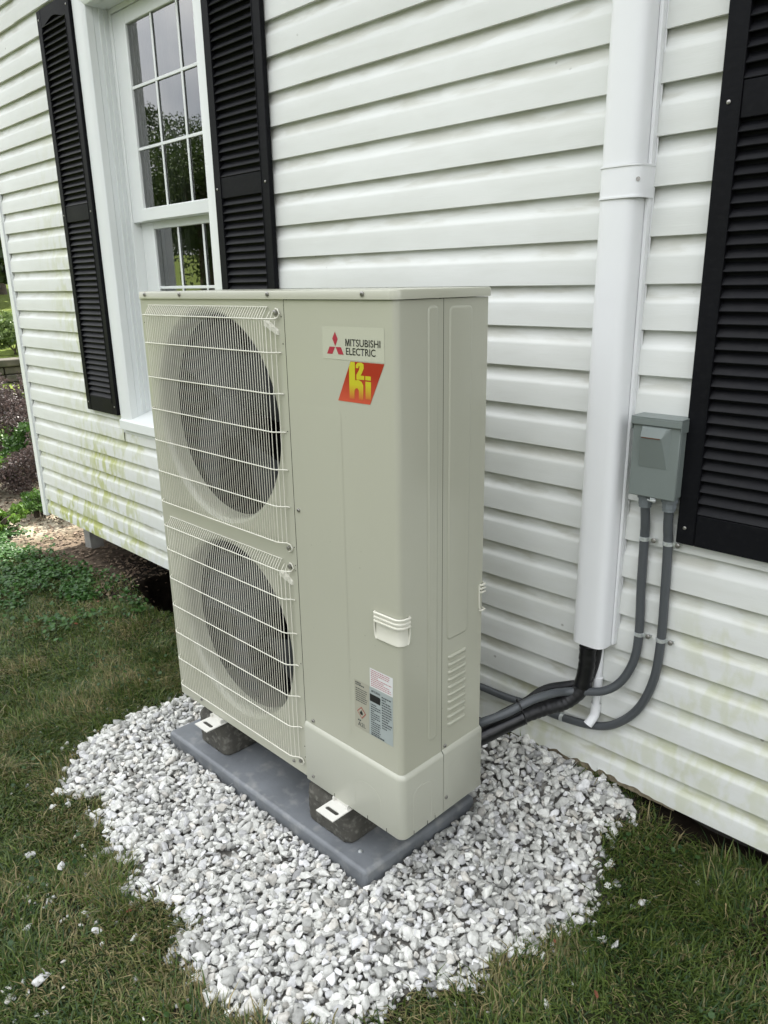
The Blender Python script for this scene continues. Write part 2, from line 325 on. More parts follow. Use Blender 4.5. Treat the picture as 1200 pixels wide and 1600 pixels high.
PADQ = np.array([(-.025,-.057),(.954,-.044),(.968,.405),(-.008,.41)])
def in_pad(x, y, m=0.0):
    x = np.asarray(x); y = np.asarray(y); ok = np.ones(x.shape, bool)
    for i in range(4):
        a = PADQ[i]; b = PADQ[(i+1) % 4]; L_ = np.hypot(*(b-a)); ok &= (((b[0]-a[0])*(y-a[1])-(b[1]-a[1])*(x-a[0]))/L_ > -m)
    return ok

def axis(bands):
    out = []
    for a, b, st in bands: out += list(np.arange(a, b, st))
    out.append(bands[-1][1]); return np.array(out)
gx = axis([(-140, -30, 8), (-30, -14, 1), (-14, -4.5, .18), (-4.5, 2.8, .035), (2.8, 8, .3), (8, 60, 4)])
gy = axis([(-60, -12, 4), (-12, -2.2, .3), (-2.2, 2.2, .035), (2.2, 6, .18), (6, 20, .8), (20, 90, 5)])
GX, GY = np.meshgrid(gx, gy); GZ = gz(GX, GY)
nx, ny = len(gx), len(gy); ii = (np.arange(ny-1)[:, None]*nx+np.arange(nx-1)[None, :]).ravel()
fc = np.stack([ii, ii+1, ii+1+nx, ii+nx], 1)
fx_, fy_ = GX.ravel(), GY.ravel()
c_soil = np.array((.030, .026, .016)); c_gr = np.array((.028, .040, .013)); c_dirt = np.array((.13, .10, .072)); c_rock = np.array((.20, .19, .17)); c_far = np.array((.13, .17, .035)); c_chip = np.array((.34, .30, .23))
def mixc(a, b, t): return a*(1-t[:, None])+b*t[:, None]
nn = fbm(fx_, fy_, 3.0, 21); col = mixc(np.tile(c_soil, (len(fx_), 1)), np.tile(c_gr, (len(fx_), 1)), sstep(.35, .65, nn))
def dirtmask(x, y):
    nn = fbm(x, y, 3.0, 31)
    d = sstep(.40, .62, y + .35*(nn-.5)) * sstep(-3.6, -2.7, x) * (1-sstep(-2.1, -1.75, x + .3*(nn-.5)))
    d2 = sstep(.93, 1.12, 1.9 - np.sqrt(((x+1.62)/.40)**2+((y-.66)/.26)**2) + .3*(nn-.5))
    return np.maximum(d, d2)
col = mixc(col, np.tile(c_dirt, (len(fx_), 1)), dirtmask(fx_, fy_))
col = mixc(col, np.tile(c_dirt*.20, (len(fx_), 1)), sstep(.62, .85, fy_+.35*sstep(-2.0, -1.7, fx_))*sstep(-2.6, -2.0, fx_)*(fx_ < 5)*1.)  # soil under the house painted darker, standing in for the crawl space shade
pd = pdist(fx_, fy_); col = mixc(col, np.tile(c_rock, (len(fx_), 1)), sstep(0, .05, pd))
chip = sstep(-2.95, -3.2, fx_)*(1-sstep(-4.3, -3.9, -(-fx_))*0)*sstep(-6.5, -5.5, fx_)*sstep(-.35, .1, fy_)*(1-sstep(2.6, 3.2, fy_)); col = mixc(col, np.tile(c_chip, (len(fx_), 1)), chip)
col = mixc(col, np.tile(c_far, (len(fx_), 1)), sstep(-6.2, -7.4, fx_))
M['soil'] = attr_mat('soil_and_turf', .95, spec=.1, bump=(60, 1.0), vary=(24, .45))
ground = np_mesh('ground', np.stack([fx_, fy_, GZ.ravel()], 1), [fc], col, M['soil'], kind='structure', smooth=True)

# ------------------------------------------------------------------ house
WY = .6665          # face of the wall
SP = .107435        # siding course
Z0 = -.058
house = empty('house', (0, WY, 0), 'white vinyl sided house wall with black louvered shutters and a double hung window', 'house')
def P(o):           # child built in world coordinates under a thing
    return o
def hbuild(mb, name, mats, parent=house, **k): return mb.build(name, mats, parent, off=tuple(abs_loc(parent)), **k)
def abs_loc(o):
    v = Vector(o.location); p = o.parent
    while p is not None: v += p.location; p = p.parent
    return v
WL, WR = -2.765, 4.6
WINS = [(-1.545, -.512), (1.792, 2.825)]       # outer casing edges
WZ0, WZ1 = .632, 2.60
def course_profile(k):
    zb = -.07067 + k*SP; y = WY
    if k == 0: zb0 = Z0
    pts = [(y-.001, zb+.003), (y-.0158, zb+.0), (y-.0172, zb+.0012), (y-.0171, zb+.004), (y-.0161, zb+.032), (y-.0150, zb+.0600), (y-.0144, zb+.0632), (y-.0131, zb+.0660), (y-.0112, zb+.0690), (y-.0086, zb+.0728), (y-.0061, zb+.0775), (y-.0040, zb+.0835), (y-.0025, zb+.0905), (y-.0016, zb+.0985), (y-.0012, zb+SP+.006)]
    return pts
pair_joints = {0: [-2.085, 1.95], 1: [-.35, 3.1], 2: [-1.70, .2, 3.3], 3: [-.2, 2.5], 4: [.793, 3.8], 5: [-.4, 3.2], 6: [.1, 2.2], 7: [-1.9, 3.0], 8: [.6], 9: [-.9, 2.9], 10: [.9], 11: [-2.2, 1.5], 12: [-2.215, .4, 3.1], 13: [-1, 2.1], 14: [.5], 15: [-1.8, 2], 16: [0.3]}
NC = 31
for k in range(NC):
    zb = -.07067 + k*SP; js = pair_joints.get((k + (0 if k < 2 else 0))//2, [])
    if k in (6, 7): js = [-1.69, .2, 3.3]
    if k in (4, 5): js = [-.3, 2.4]
    segs = []; xs = [WL+.010] + [j for j in js] + [WR]
    for a, b in zip(xs[:-1], xs[1:]): segs.append([a, b])
    # cut out the windows
    if zb + SP > WZ0 + .01 and zb < WZ1:
        new = []
        for a, b in segs:
            parts = [(a, b)]
            for (wa, wb) in WINS:
                nxt = []
                for (p, q) in parts:
                    if q <= wa or p >= wb: nxt.append((p, q))
                    else:
                        if p < wa: nxt.append((p, wa))
                        if q > wb: nxt.append((wb, q))
                parts = nxt
            new += parts
        segs = new
    prof = course_profile(k)
    extra = []
    if zb < WZ0-.01 and zb + SP > WZ0 + .01: extra = [(wa, wb, -1, WZ0-.008) for (wa, wb) in WINS]
    if zb < WZ1+.02 and zb + SP > WZ1 + .02: extra = [(wa, wb, 1, WZ1+.02) for (wa, wb) in WINS]
    for si, (a, b, cl, cz) in enumerate([(p, q, 0, 0) for p, q in segs]+extra):
        if b - a < .03: continue
        mb = MB(); nseg = max(2, int((b-a)/(.25 if k else .012))); rows = []; ov = .02 if any(abs(b-j) < 1e-6 for j in js) else 0
        pr = -.0026 if any(abs(a-j) < 1e-6 for j in js) else 0
        ph = RND.uniform(0, 6)
        for i in range(nseg+1):
            x = a + (b+ov-a)*i/nseg; dy = .0007*math.sin(x*3.1+ph)+.0004*math.sin(x*7.7+ph*2); dz = .0012*math.sin(x*1.3+ph)
            row = []
            for (yy, zz) in prof:
                if cl < 0: zz = min(zz, cz)
                if cl > 0: zz = max(zz, cz)
                yy2 = yy + dy + pr
                if k == 0 and .96 < x < 1.44:
                    jag = .012*math.sin(math.pi*(x-.96)/.48)*(1.0+.45*math.sin(x*71)+.35*math.sin(x*163+1)+.25*math.sin(x*389)); zz = max(zz, zb+.015+jag)
                row.append((x, yy2, zz + (dz if zz < zb + SP else 0) + (.013 if k == 0 and zz < zb+.005 else 0)))
            rows.append(row)
        mb.sweep(rows, None, smooth=True)
        o = hbuild(mb, 'siding_board', M['siding'], fixn=False)
        o.data.polygons.foreach_set('use_smooth', [True]*len(o.data.polygons)); o.data.set_sharp_from_angle(angle=math.radians(50))
# sheathing with openings
sh = MB(); ztop = -.07 + NC*SP
ys0, ys1 = WY+.012, WY+.10
cuts = [WL+.02] + [v for w in WINS for v in (w[0]+.06, w[1]-.06)] + [WR]
for i in range(0, len(cuts)-1):
    a, b = cuts[i], cuts[i+1]
    if i % 2 == 0: sh.box((a, ys0, -.045), (b, ys1, ztop))
    else: sh.box((a, ys0, -.045), (b, ys1, WZ0+.05)); sh.box((a, ys0, WZ1-.04), (b, ys1, ztop))
hbuild(sh, 'wall_sheathing', M['sheath'])
# rotten strip showing below the last course
rs = MB(); n_ = 60
rows = []
for i in range(n_+1):
    x = .92 + (1.46-.92)*i/n_; h = .016*math.sin(math.pi*i/n_)*(.6+.6*RND.random()); rows.append([(x, WY-.002, -.060), (x, WY-.0150, -.064-.004*RND.random()), (x, WY-.0156, -.045+h*.9), (x, WY-.010, -.020+h)])
rs.sweep(rows, None, smooth=False); hbuild(rs, 'rotted_edge', mat('rotted_fibre', (.22, .185, .125), .95, noise=(60, .35), bump=(120, 1)), fixn=True)
mb = MB(); mb.box((WL-.055, WY-.026, -.082), (WL, WY-.004, ztop)); mb.box((WL-.055, WY-.004, -.082), (WL-.035, WY+.05, ztop)); mb.box((WL-.0, WY-.016, -.078), (WL+.006, WY-.002, ztop))
hbuild(mb, 'corner_trim', M['trim'], bevel=.004)
mb = MB(); mb.box((WL-.034, WY+.05, -.06), (WL-.02, 8.2, ztop)); mb.box((WR-.02, WY+.1, -.06), (WR, 8.2, ztop)); mb.box((WL, 8.1, -.06), (WR, 8.2, ztop))
hbuild(mb, 'side_wall', M['trim'])
mb = MB(); mb.box((WL, WY+.1, -.02), (WR-.02, 8.1, .03)); hbuild(mb, 'floor_deck', M['underfloor'])
mb = MB(); mb.box((-1.9, 1.75, -1.0), (WR, 1.95, -.021)); mb.box((-2.0, 1.75, -1.0), (-1.9, 7.5, -.021)); mb.box((.3, WY+.09, -1.0), (WR, WY+.14, -.046)); hbuild(mb, 'crawl_light_block', M['underfloor'])  # unseen walls added to keep light out of the crawl space
for px_ in ((-2.60, .86), (-2.42, 3.4), (-.2, 1.2)):
    mb = MB(); mb.box((px_[0]-.045, px_[1]-.045, -.45), (px_[0]+.045, px_[1]+.045, -.0205)); hbuild(mb, 'support_post', M['wood'], bevel=.004)
# eave and roof
mb = MB(); e = .42; xs0, xs1 = WL-.05, WR+.35; ym = 4.4; zr = ztop + 1.75
pr = [(xs0, WY-e, ztop-.02), (xs0, ym, zr), (xs0, 8.2+e, ztop-.02), (xs0, 8.2+e, ztop+.14), (xs0, ym, zr+.17), (xs0, WY-e, ztop+.14)]
mb.prism(pr, (xs1-xs0, 0, 0)); hbuild(mb, 'roof', M['roof'])
mb = MB(); mb.box((xs0+.01, WY-e+.005, ztop-.06), (xs1-.01, WY+.0, ztop-.03)); hbuild(mb, 'soffit', M['trim'])
mb = MB()
for xx in (WL, WR-.1): mb.prism([(xx, WY+.02, ztop), (xx, 8.1, ztop), (xx, ym, zr-.1)], (.08, 0, 0))
hbuild(mb, 'gable', M['trim'])

# window
YF = .761
def build_window(xa, xb, deep=True):
    wroot = empty('window', (0, 0, 0)); wroot.parent = house
    wroot['label'] = 'white double hung window with grids, trees reflected in its panes' if xa < 0 else 'white double hung window beyond the right shutter'
    def part(mb, name, m, **k): return mb.build(name, m, wroot, off=tuple(abs_loc(wroot)), **k)
    cw = .098; y0 = .640; y1 = WY+.02; ia, ib = xa+cw, xb-cw+.008
    zt, zbm = 2.62, WZ0
    ziT = zt-cw; ziB = .716
    # casing boards with a mitred look and bevelled inner lip
    def casing(pts_o, pts_i):
        mb = MB(); (ax, az), (bx, bz) = pts_o; (cx_, cz), (dx, dz) = pts_i
        L1 = [(ax, y1, az), (ax, y0+.003, az), (ax, y0, az)]; L2 = [(bx, y1, bz), (bx, y0+.003, bz), (bx, y0, bz)]
        m1 = [(ax+(cx_-ax)*.80, y0, az+(cz-az)*.80), (cx_, y0+.012, cz), (cx_, y1, cz)]; m2 = [(bx+(dx-bx)*.80, y0, bz+(dz-bz)*.80), (dx, y0+.012, dz), (dx, y1, dz)]
        mb.sweep([L1+m1, L2+m2], None, closed=True, smooth=False); part(mb, 'casing', M['trim'], bevel=.002)
    casing([(xa, zbm+.05), (xa, zt)], [(ia, ziB-.02), (ia, ziT)])
    casing([(xb, zbm+.05), (xb, zt)], [(ib, ziB-.02), (ib, ziT)])
    casing([(xa, zt), (xb, zt)], [(ia, ziT), (ib, ziT)])
    mb = MB(); mb.prism([(xa+.002, .628, .690), (xa+.002, .628, .642), (xa+.002, .690, .642), (xa+.002, YF, .722), (xa+.002, YF, .732)], (xb-xa-.004, 0, 0)); part(mb, 'sill', M['trim'], bevel=.003)
    mb = MB(); mb.box((xa-.004, .648, .620), (xb+.004, WY+.01, .636)); part(mb, 'sill_trim', M['trim'], bevel=.002)
    # deep reveal
    mb = MB(); mb.box((ia-.05, y1+.0005, ziB-.02), (ia, YF+.045, ziT+.05)); part(mb, 'jamb', M['jamb'])
    mb = MB(); mb.box((ib, y1+.0005, ziB-.02), (ib+.05, YF+.045, ziT+.05)); part(mb, 'jamb', M['jamb'])
    mb = MB(); mb.box((ia, y1+.0005, ziT), (ib, YF+.045, ziT+.05)); part(mb, 'jamb', M['jamb'])
    for dx in (.030, .052):                      # ribs of the vinyl frame in the reveal
        mb = MB(); mb.box((ia+.0003, YF-dx, .73), (ia+.006, YF-dx+.005, ziT-.0005)); part(mb, 'frame_rib', M['trim'])
    # frame
    gl, gr = xa+.232, xb-.178
    def bar(a, b, name, bv=.003): mb = MB(); mb.box(a, b); return part(mb, name, M['trim'], bevel=bv)
    def sash(y, z0_, z1_, l, r, gl_, gr_, g0, g1, name):
        mb = MB(); mb.box((l, y, z0_), (gl_, y+.034, z1_)); mb.box((gr_, y, z0_), (r, y+.034, z1_)); mb.box((gl_, y, g1), (gr_, y+.034, z1_)); mb.box((gl_, y, z0_), (gr_, y+.034, g0))
        part(mb, name, M['trim'], bevel=.003)
    mb = MB(); mb.box((ia, YF-.006, .722), (ia+.022, YF+.09, ziT)); mb.box((ib-.022, YF-.006, .722), (ib, YF+.09, ziT)); mb.box((ia+.022, YF-.006, ziT-.02), (ib-.022, YF+.09, ziT)); mb.box((ia+.022, YF+.0, .722), (ib-.022, YF+.09, .745))
    part(mb, 'frame', M['trim'], bevel=.002)
    sash(YF, 1.632, 2.500, ia+.0225, ib-.0225, gl, gr, 1.690, 2.441, 'upper_sash')
    sash(YF+.040, .746, 1.640, ia+.0225, ib-.0225, gl, gr, .806, 1.60, 'lower_sash')
    mb = MB(); mb.box((gl-.004, YF-.008, 1.634), (gr+.004, YF-.0005, 1.686)); part(mb, 'meeting_rail', M['trim'], bevel=.002)
    for (y, g0, g1) in ((YF+.012, 1.690, 2.441), (YF+.052, .806, 1.60)):
        w3 = (gr-gl)/3; h3 = (g1-g0)/3
        for i in range(3):
            for j in range(3):
                mb = MB(); x0 = gl+i*w3; z0_ = g0+j*h3
                mb.add([(x0, y, z0_), (x0+w3, y, z0_), (x0+w3, y, z0_+h3), (x0, y, z0_+h3)], [(0, 1, 2, 3)]); part(mb, 'pane', M['glass'], fixn=False)
        for i in (1, 2):
            mb = MB(); mb.box((gl+i*w3-.0065, y-.0065, g0), (gl+i*w3+.0065, y-.0012, g1)); part(mb, 'muntin', M['trim'], bevel=.002)
            mb = MB(); mb.box((gl, y-.0072, g0+i*h3-.0065), (gr, y-.0016, g0+i*h3+.0065)); part(mb, 'muntin', M['trim'], bevel=.002)
    # curtain, hung in folds behind the glass
    for (ca, cb) in ((ia-.02, ia+.34), (ib-.20, ib+.05)):
        mb = MB(); rows = []
        for i in range(61):
            x = ca+(cb-ca)*i/60; rows.append([(x, .90+.022*math.sin(i*.83)+.008*math.sin(i*2.1), z) for z in (.74, 1.6, 2.55)])
        mb.sweep(rows, None); part(mb, 'curtain', M['curtain'], fixn=False)
    mb = MB(); mb.box((xa-.4, .95, .3), (xb+.4, 3.4, 2.9)); o = part(mb, 'room', M['room'], fixn=False)
    # open the room towards the window
    bm = bmesh.new(); bm.from_mesh(o.data); bm.faces.ensure_lookup_table(); bm.faces.remove(min(bm.faces, key=lambda f: f.calc_center_median().y)); bm.to_mesh(o.data); bm.free()
for (a, b) in WINS: build_window(a, b)

# shutters
def slat_mesh(w):
    mb = MB(); a = math.radians(38); L_ = .030; t = .0032
    d = Vector((0, -math.sin(a), -math.cos(a)))*L_/2; nn_ = Vector((0, math.cos(a), -math.sin(a)))*t/2
    pts = [Vector((0,0,0))-d-nn_, Vector((0,0,0))+d-nn_, Vector((0,0,0))+d*1.05, Vector((0,0,0))+d+nn_, Vector((0,0,0))-d+nn_]
    mb.prism([tuple(p) for p in pts], (w, 0, 0))
    me = bpy.data.meshes.new('slat'); me.from_pydata(mb.v, [], mb.f); me.materials.append(M['slat'])
    bm = bmesh.new(); bm.from_mesh(me); bmesh.ops.recalc_face_normals(bm, faces=bm.faces); bm.to_mesh(me); bm.free(); return me
SW, STL = .345, .046
SLAT = slat_mesh(SW-2*STL+.004)
def shutter(x0, label, z0_=.710, z1_=2.590):
    r = empty('shutter', (x0, 0, 0)); r.parent = house; r['label'] = label
    r.location = (x0, WY-.0405-house.location.y, 0)
    def part(mb, name, m, **k): return mb.build(name, m, r, **k)
    D_ = .020
    for a in (0, SW-STL):
        mb = MB(); mb.box((a, 0, z0_), (a+STL, D_, z1_)); part(mb, 'stile', M['black'], bevel=.003)
        mb = MB(); xx = STL-.003 if a == 0 else SW-STL; mb.box((xx, -.002, z0_+.06), (xx+.003, .004, z1_-.09)); part(mb, 'bead', M['black'], bevel=.001)
    mi, mo = STL, SW-STL
    mb = MB(); mb.box((mi, .001, z0_), (mo, D_-.001, .790)); part(mb, 'bottom_rail', M['black'], bevel=.002)
    mb = MB(); mb.box((mi, .001, 1.655), (mo, D_-.001, 1.727)); part(mb, 'middle_rail', M['black'], bevel=.002)
    # arched top rail
    pts = [(mi, .001, z1_), (mi, .001, z1_-.075)]
    for i in range(1, 16):
        t = i/16; s_ = .5-.5*math.cos(2*math.pi*t); pts.append((mi+(mo-mi)*t, .001, z1_-.075+.024*s_))
    pts += [(mo, .001, z1_-.075), (mo, .001, z1_)]
    mb = MB(); mb.prism(pts, (0, D_-.002, 0)); part(mb, 'top_rail', M['black'])
    mb = MB(); mb.box((mi-.01, D_-.0045, z0_+.02), (mo+.01, D_+.001, z1_-.02)); part(mb, 'back_panel', M['black'])
    for (a, b) in ((.790, 1.655), (1.727, z1_-.050)):
        n = int((b-a)/.0273)
        for i in range(n):
            o = link('slat', SLAT, r); o.location = (mi-.002, .0105, a+(i+.5)*(b-a)/n); o.rotation_euler = (RND.uniform(-.02, .02), 0, RND.uniform(-.002, .002))
    for zz in (.752, 1.69, 2.55):
        for xx in (.020, SW-.022):
            mb = MB(); mb.disc((xx, .0005, zz), (0, -1, 0), .0045, .0015, 10, .001); part(mb, 'screw', M['screw'])
    return r
shutter(-1.895, 'black louvered shutter left of the window')
shutter(-.512, 'black louvered shutter right of the window')
shutter(1.400, 'black louvered shutter beside the grey disconnect box')
shutter(2.840, 'black louvered shutter on the far right window')

# ------------------------------------------------------------------ line cover
lc = empty('line_cover', (1.195, WY-.016, .36), 'long white plastic line set cover running up the siding beside the grey box', 'line cover')
def lb(mb, name, m, par=lc, **k): return mb.build(name, m, par, off=tuple(abs_loc(par)), **k)
def dprof(x0, x1, yb, dep, n=20, g=0.):
    """D-shaped outline, flat on the wall"""
    xm = (x0+x1)/2; hw = (x1-x0)/2; pts = [(x0, yb)]
    for i in range(n+1):
        a = math.pi*(1-i/n); c, s_ = math.cos(a), math.sin(a); ex = .52
        pts.append((xm+hw*abs(c)**ex*(1 if c > 0 else -1), yb-.012-(dep-.012)*abs(s_)**ex))
    pts.append((x1, yb)); return pts
yb = WY-.017
def cover(z0_, z1_, x0=1.147, x1=1.247, dep=.068):
    mb = MB(); pr_ = dprof(x0, x1, yb, dep); inn = dprof(x0+.003, x1-.003, yb, dep-.003)
    mb.sweep([[(x, y, z) for x, y in pr_] for z in (z0_, z1_)], None); mb.sweep([[(x, y, z) for x, y in inn] for z in (z0_, z1_)], None)
    n = len(pr_); b = len(mb.v)
    mb.add([(x, y, z0_) for x, y in pr_]+[(x, y, z0_) for x, y in inn], [(i, i+1, n+i+1, n+i) for i in range(n-1)])
    return mb
o = lb(cover(.372, 3.20), 'cover_shell', M['duct'], fixn=False)
mb = MB(); mb.box((1.134, yb, .378), (1.258, yb+.006, 3.20)); lb(mb, 'back_channel', M['duct'], bevel=.0015)
mb = MB(); mb.box((1.2475, yb-.020, .376), (1.2565, yb-.001, 3.20)); lb(mb, 'side_flange', M['duct'], bevel=.002)
mb = MB(); cp = dprof(1.1452, 1.2575, yb, .0700)
mb.sweep([[(x, y, z) for x, y in cp] for z in (1.520, 1.585)], None)
for zz in (1.5175, 1.585): mb.sweep([[(x+(x-1.2)*.018, y-.002, z) for x, y in cp] for z in (zz, zz+.004)], None); mb.sweep([[(x+(x-1.2)*.018*t, y-.002*t, zz+.004*q) for x, y in cp] for t, q in ((0, 1), (1, 1))], None); mb.sweep([[(x+(x-1.2)*.018*t, y-.002*t, zz) for x, y in cp] for t in (0, 1)], None)
lb(mb, 'coupling', M['duct'], fixn=False)
mb = MB(); mb.disc((1.2475, yb-.060, 1.556), (.75, -.66, 0), .005, .002, 12); lb(mb, 'screw', M['screw'])

# ------------------------------------------------------------------ disconnect box
bx = empty('disconnect_box', (1.34, WY-.015, .92), 'small grey metal disconnect box on the siding between white cover and black shutter', 'electrical box')
def bb(mb, name, m, par=bx, **k): return mb.build(name, m, par, off=tuple(abs_loc(par)), **k)
bl, br_, bzb, bzt, byf = 1.282, 1.4045, .822, 1.018, .592
mb = MB(); mb.box((bl+.003, byf+.010, bzb+.004), (br_-.003, WY-.014, bzt)); bb(mb, 'enclosure', M['box'], bevel=.002)
mb = MB(); F_ = [(bl, bzb), (br_-.002, bzb), (br_-.002, bzt-.002), (bl, bzt-.002)]
mb.box((bl, byf, bzb), (br_-.002, byf+.008, bzt-.003)); bb(mb, 'front_cover', M['box'], bevel=.0025)
mb = MB(); Y = byf-.0003; Yp = byf-.017
o4 = [(1.306, 1.000), (1.380, 1.000), (1.384, .897), (1.304, .897)]; o2 = [(1.311, .990), (1.370, .990)]; tp = [(1.311, .974), (1.364, .974)]; bt = [(1.3045, .8975), (1.376, .8975)]
vs = [(o4[0][0], Y, o4[0][1]), (o4[1][0], Y, o4[1][1]), (o4[2][0], Y, o4[2][1]), (o4[3][0], Y, o4[3][1]),
      (o2[0][0], Yp+.008, o2[0][1]+.004), (o2[1][0], Yp+.008, o2[1][1]+.004), (tp[0][0], Yp, tp[0][1]), (tp[1][0], Yp, tp[1][1]), (bt[0][0], Y-.0005, bt[0][1]), (bt[1][0], Y-.0005, bt[1][1])]
mb.add(vs, [(0, 1, 5, 4), (4, 5, 7, 6), (6, 7, 9, 8), (1, 2, 9, 7), (1, 7, 5), (0, 4, 6), (0, 6, 8), (0, 8, 3)]); bb(mb, 'handle_bulge', M['box'])
mb = MB(); mb.box((1.3135, Yp-.0006, .9715), (1.360, Yp+.001, .9738)); bb(mb, 'rusty_slot', M['rust'])
mb = MB(); mb.box((bl-.003, byf-.006, bzt-.001), (br_+.001, WY-.014, bzt+.003)); mb.box((bl-.003, byf-.006, bzt-.017), (br_+.001, byf-.0035, bzt-.001)); mb.box((br_-.0015, byf-.0035, bzt-.030), (br_+.001, WY-.03, bzt-.001)); mb.box((bl-.003, byf-.0035, bzt-.030), (bl-.0005, WY-.03, bzt-.001))
bb(mb, 'rain_hood', M['box'], bevel=.001)
mb = MB(); pts = [(1.3475+.010*math.cos(a), byf-.004-.007*math.sin(a), bzb-.004) for a in [math.pi*i/10 for i in range(11)]]; mb.tube(pts, .0018, 6); mb.box((1.341, byf+.0, bzb-.010), (1.354, byf+.003, bzb)); bb(mb, 'hasp', M['zinc'])
for (cx_, cy_) in ((1.316, .622), (1.378, .622)):
    mb = MB(); mb.tube([(cx_, cy_, bzb+.006), (cx_, cy_, bzb-.010)], .0205, 16); mb.tube([(cx_, cy_, bzb-.010), (cx_, cy_, bzb-.026)], .018, 8); mb.tube([(cx_, cy_, bzb-.026), (cx_, cy_, bzb-.034)], .0155, 16); bb(mb, 'conduit_connector', M['fitting'])

# ------------------------------------------------------------------ conduits
def ribbed(pts, r, n=14, step=.0024):
    P_ = [Vector(p) for p in smooth_path(pts, 40)]; out = [P_[0]]; acc = 0
    for a, b in zip(P_[:-1], P_[1:]):
        L_ = (b-a).length
        acc += L_
        if acc >= step: out.append(b); acc = 0
    mb = MB(); mb.tube(out, r, n, rfun=lambda i: r*(1+.018*(1 if i % 2 else -1))); return mb
def clamp_on(parent, c, d, r, flip=1, label=None):
    """ring round the conduit plus an ear and a screw against the wall; d = conduit direction"""
    c = Vector(c); d = Vector(d).normalized(); a = Vector((0, -1, 0)); s_ = d.cross(a).normalized()*flip
    mb = MB(); n = 18; rows = []
    for q in (-.0055, -.0052, .0052, .0055):
        rr = r+.0012 if abs(q) < .0054 else r+.0001
        rows.append([c+d*q+(s_*math.cos(2*math.pi*k/n)+a*math.sin(2*math.pi*k/n))*rr for k in range(n)])
    mb.sweep(rows, None, closed=True)
    e0 = c+s_*(r+.001)-a*.002
    p = [e0-d*.0045+a*.004, e0+d*.0045+a*.004, e0+d*.0045+s_*.020-a*.003, e0-d*.0045+s_*.020-a*.003]
    mb.prism([tuple(v) for v in p], tuple(-a*.002))
    o = mb.build('clamp', M['zinc'], parent, off=tuple(abs_loc(parent)))
    mb = MB(); mb.disc(c+s_*(r+.014)+a*.001, a, .0068, .003, 8, .0015); mb.build('clamp_screw', M['screw'], parent, off=tuple(abs_loc(parent)))
rc = .0118
c1 = empty('electrical_conduit', (1.316, .622, .788), 'grey ribbed conduit nearest the white cover, curving from the box to the black pipe bundle', 'conduit', 'grey conduits below the disconnect box')
p1 = [(1.316, .622, .792), (1.318, .628, .74), (1.316, .634, .70), (1.318, .636, .56), (1.323, .636, .44), (1.318, .632, .355), (1.291, .622, .283), (1.250, .606, .243), (1.19, .59, .2245), (1.155, .56, .222), (1.143, .51, .232), (1.118, .45, .2275), (1.08, .385, .200), (1.030, .335, .172), (.985, .31, .15)]
ribbed(p1, rc).build('conduit_tube', M['conduit'], c1, off=tuple(c1.location))
c2 = empty('electrical_conduit', (1.378, .622, .788), 'grey ribbed conduit nearest the black shutter, looping low along the siding behind the unit', 'conduit', 'grey conduits below the disconnect box')
p2 = [(1.378, .622, .792), (1.377, .630, .74), (1.378, .636, .70), (1.382, .637, .57), (1.384, .637, .434), (1.375, .637, .315), (1.340, .637, .212), (1.282, .637, .140), (1.217, .637, .103), (1.111, .637, .084), (.997, .637, .079), (.90, .637, .069), (.80, .637, .066), (.62, .62, .066), (.5, .56, .066), (.42, .45, .07), (.40, .31, .08)]
ribbed(p2, rc).build('conduit_tube', M['conduit'], c2, off=tuple(c2.location))
clamp_on(c1, (1.316, .634, .700), (0, 0, 1), rc, 1); clamp_on(c1, (1.3235, .636, .432), (.0, 0, 1), rc, 1)
clamp_on(c2, (1.378, .636, .700), (0, 0, 1), rc, 1); clamp_on(c2, (1.384, .637, .434), (0, 0, 1), rc, 1); clamp_on(c2, (1.107, .637, .0835), (-1, 0, -.02), rc, 1)

# refrigerant pipes
rp = empty('refrigerant_pipes', (1.19, .6, .37), 'black foam insulated refrigerant pipes bending from the white cover into the heat pump', 'pipe')
def rb(mb, name, m, **k): return mb.build(name, m, rp, off=tuple(rp.location), **k)
mb = MB(); mb.tube(smooth_path([(1.192, .612, .46), (1.192, .611, .37), (1.193, .607, .30), (1.188, .598, .235), (1.158, .570, .190), (1.128, .520, .180), (1.10, .465, .172), (1.06, .395, .145), (1.02, .335, .115), (.97, .30, .09)], 12), .0225, 14, rfun=lambda i: .0225*(1+.035*math.sin(i*1.9)+.03*RND.uniform(-1, 1))); rb(mb, 'suction_line', M['foam'])
mb = MB(); mb.tube(smooth_path([(1.215, .626, .46), (1.214, .626, .37), (1.208, .622, .30), (1.190, .618, .245), (1.150, .602, .225), (1.11, .53, .225), (1.09, .46, .205), (1.05, .39, .175), (1.01, .33, .14), (.97, .30, .12)], 6), .0125, 12); rb(mb, 'liquid_line', M['foam'])
mb = MB(); mb.tube(smooth_path([(1.092, .447, .167), (1.06, .395, .146), (1.02, .335, .117), (.985, .31, .10)], 7), .0242, 14, rfun=lambda i: .0242*(1+.025*RND.uniform(-1, 1))); rb(mb, 'tape_wrap', M['tape'])
mb = MB(); mb.tube(smooth_path([(1.193, .607, .36), (1.194, .604, .30), (1.188, .596, .236)], 9), .0238, 14, rfun=lambda i: .0238*(1+.05*RND.uniform(-1, 1))); rb(mb, 'tape_wrap', M['tape'])
cen = [((1.104, .425, .198), .038), ((1.020, .335, .135), .040)]
for (c_, r_) in cen[:1]:
    mb = MB(); d = Vector((.6, .78, .35)).normalized(); u = Vector((0, 0, 1)); u = (u-d*u.dot(d)).normalized(); w_ = d.cross(u)
    mb.tube([Vector(c_)+u*math.cos(a)*.0405+w_*math.sin(a)*.0265 for a in [2*math.pi*i/24 for i in range(25)]], .0018, 6); rb(mb, 'cable_tie', M['tape'])
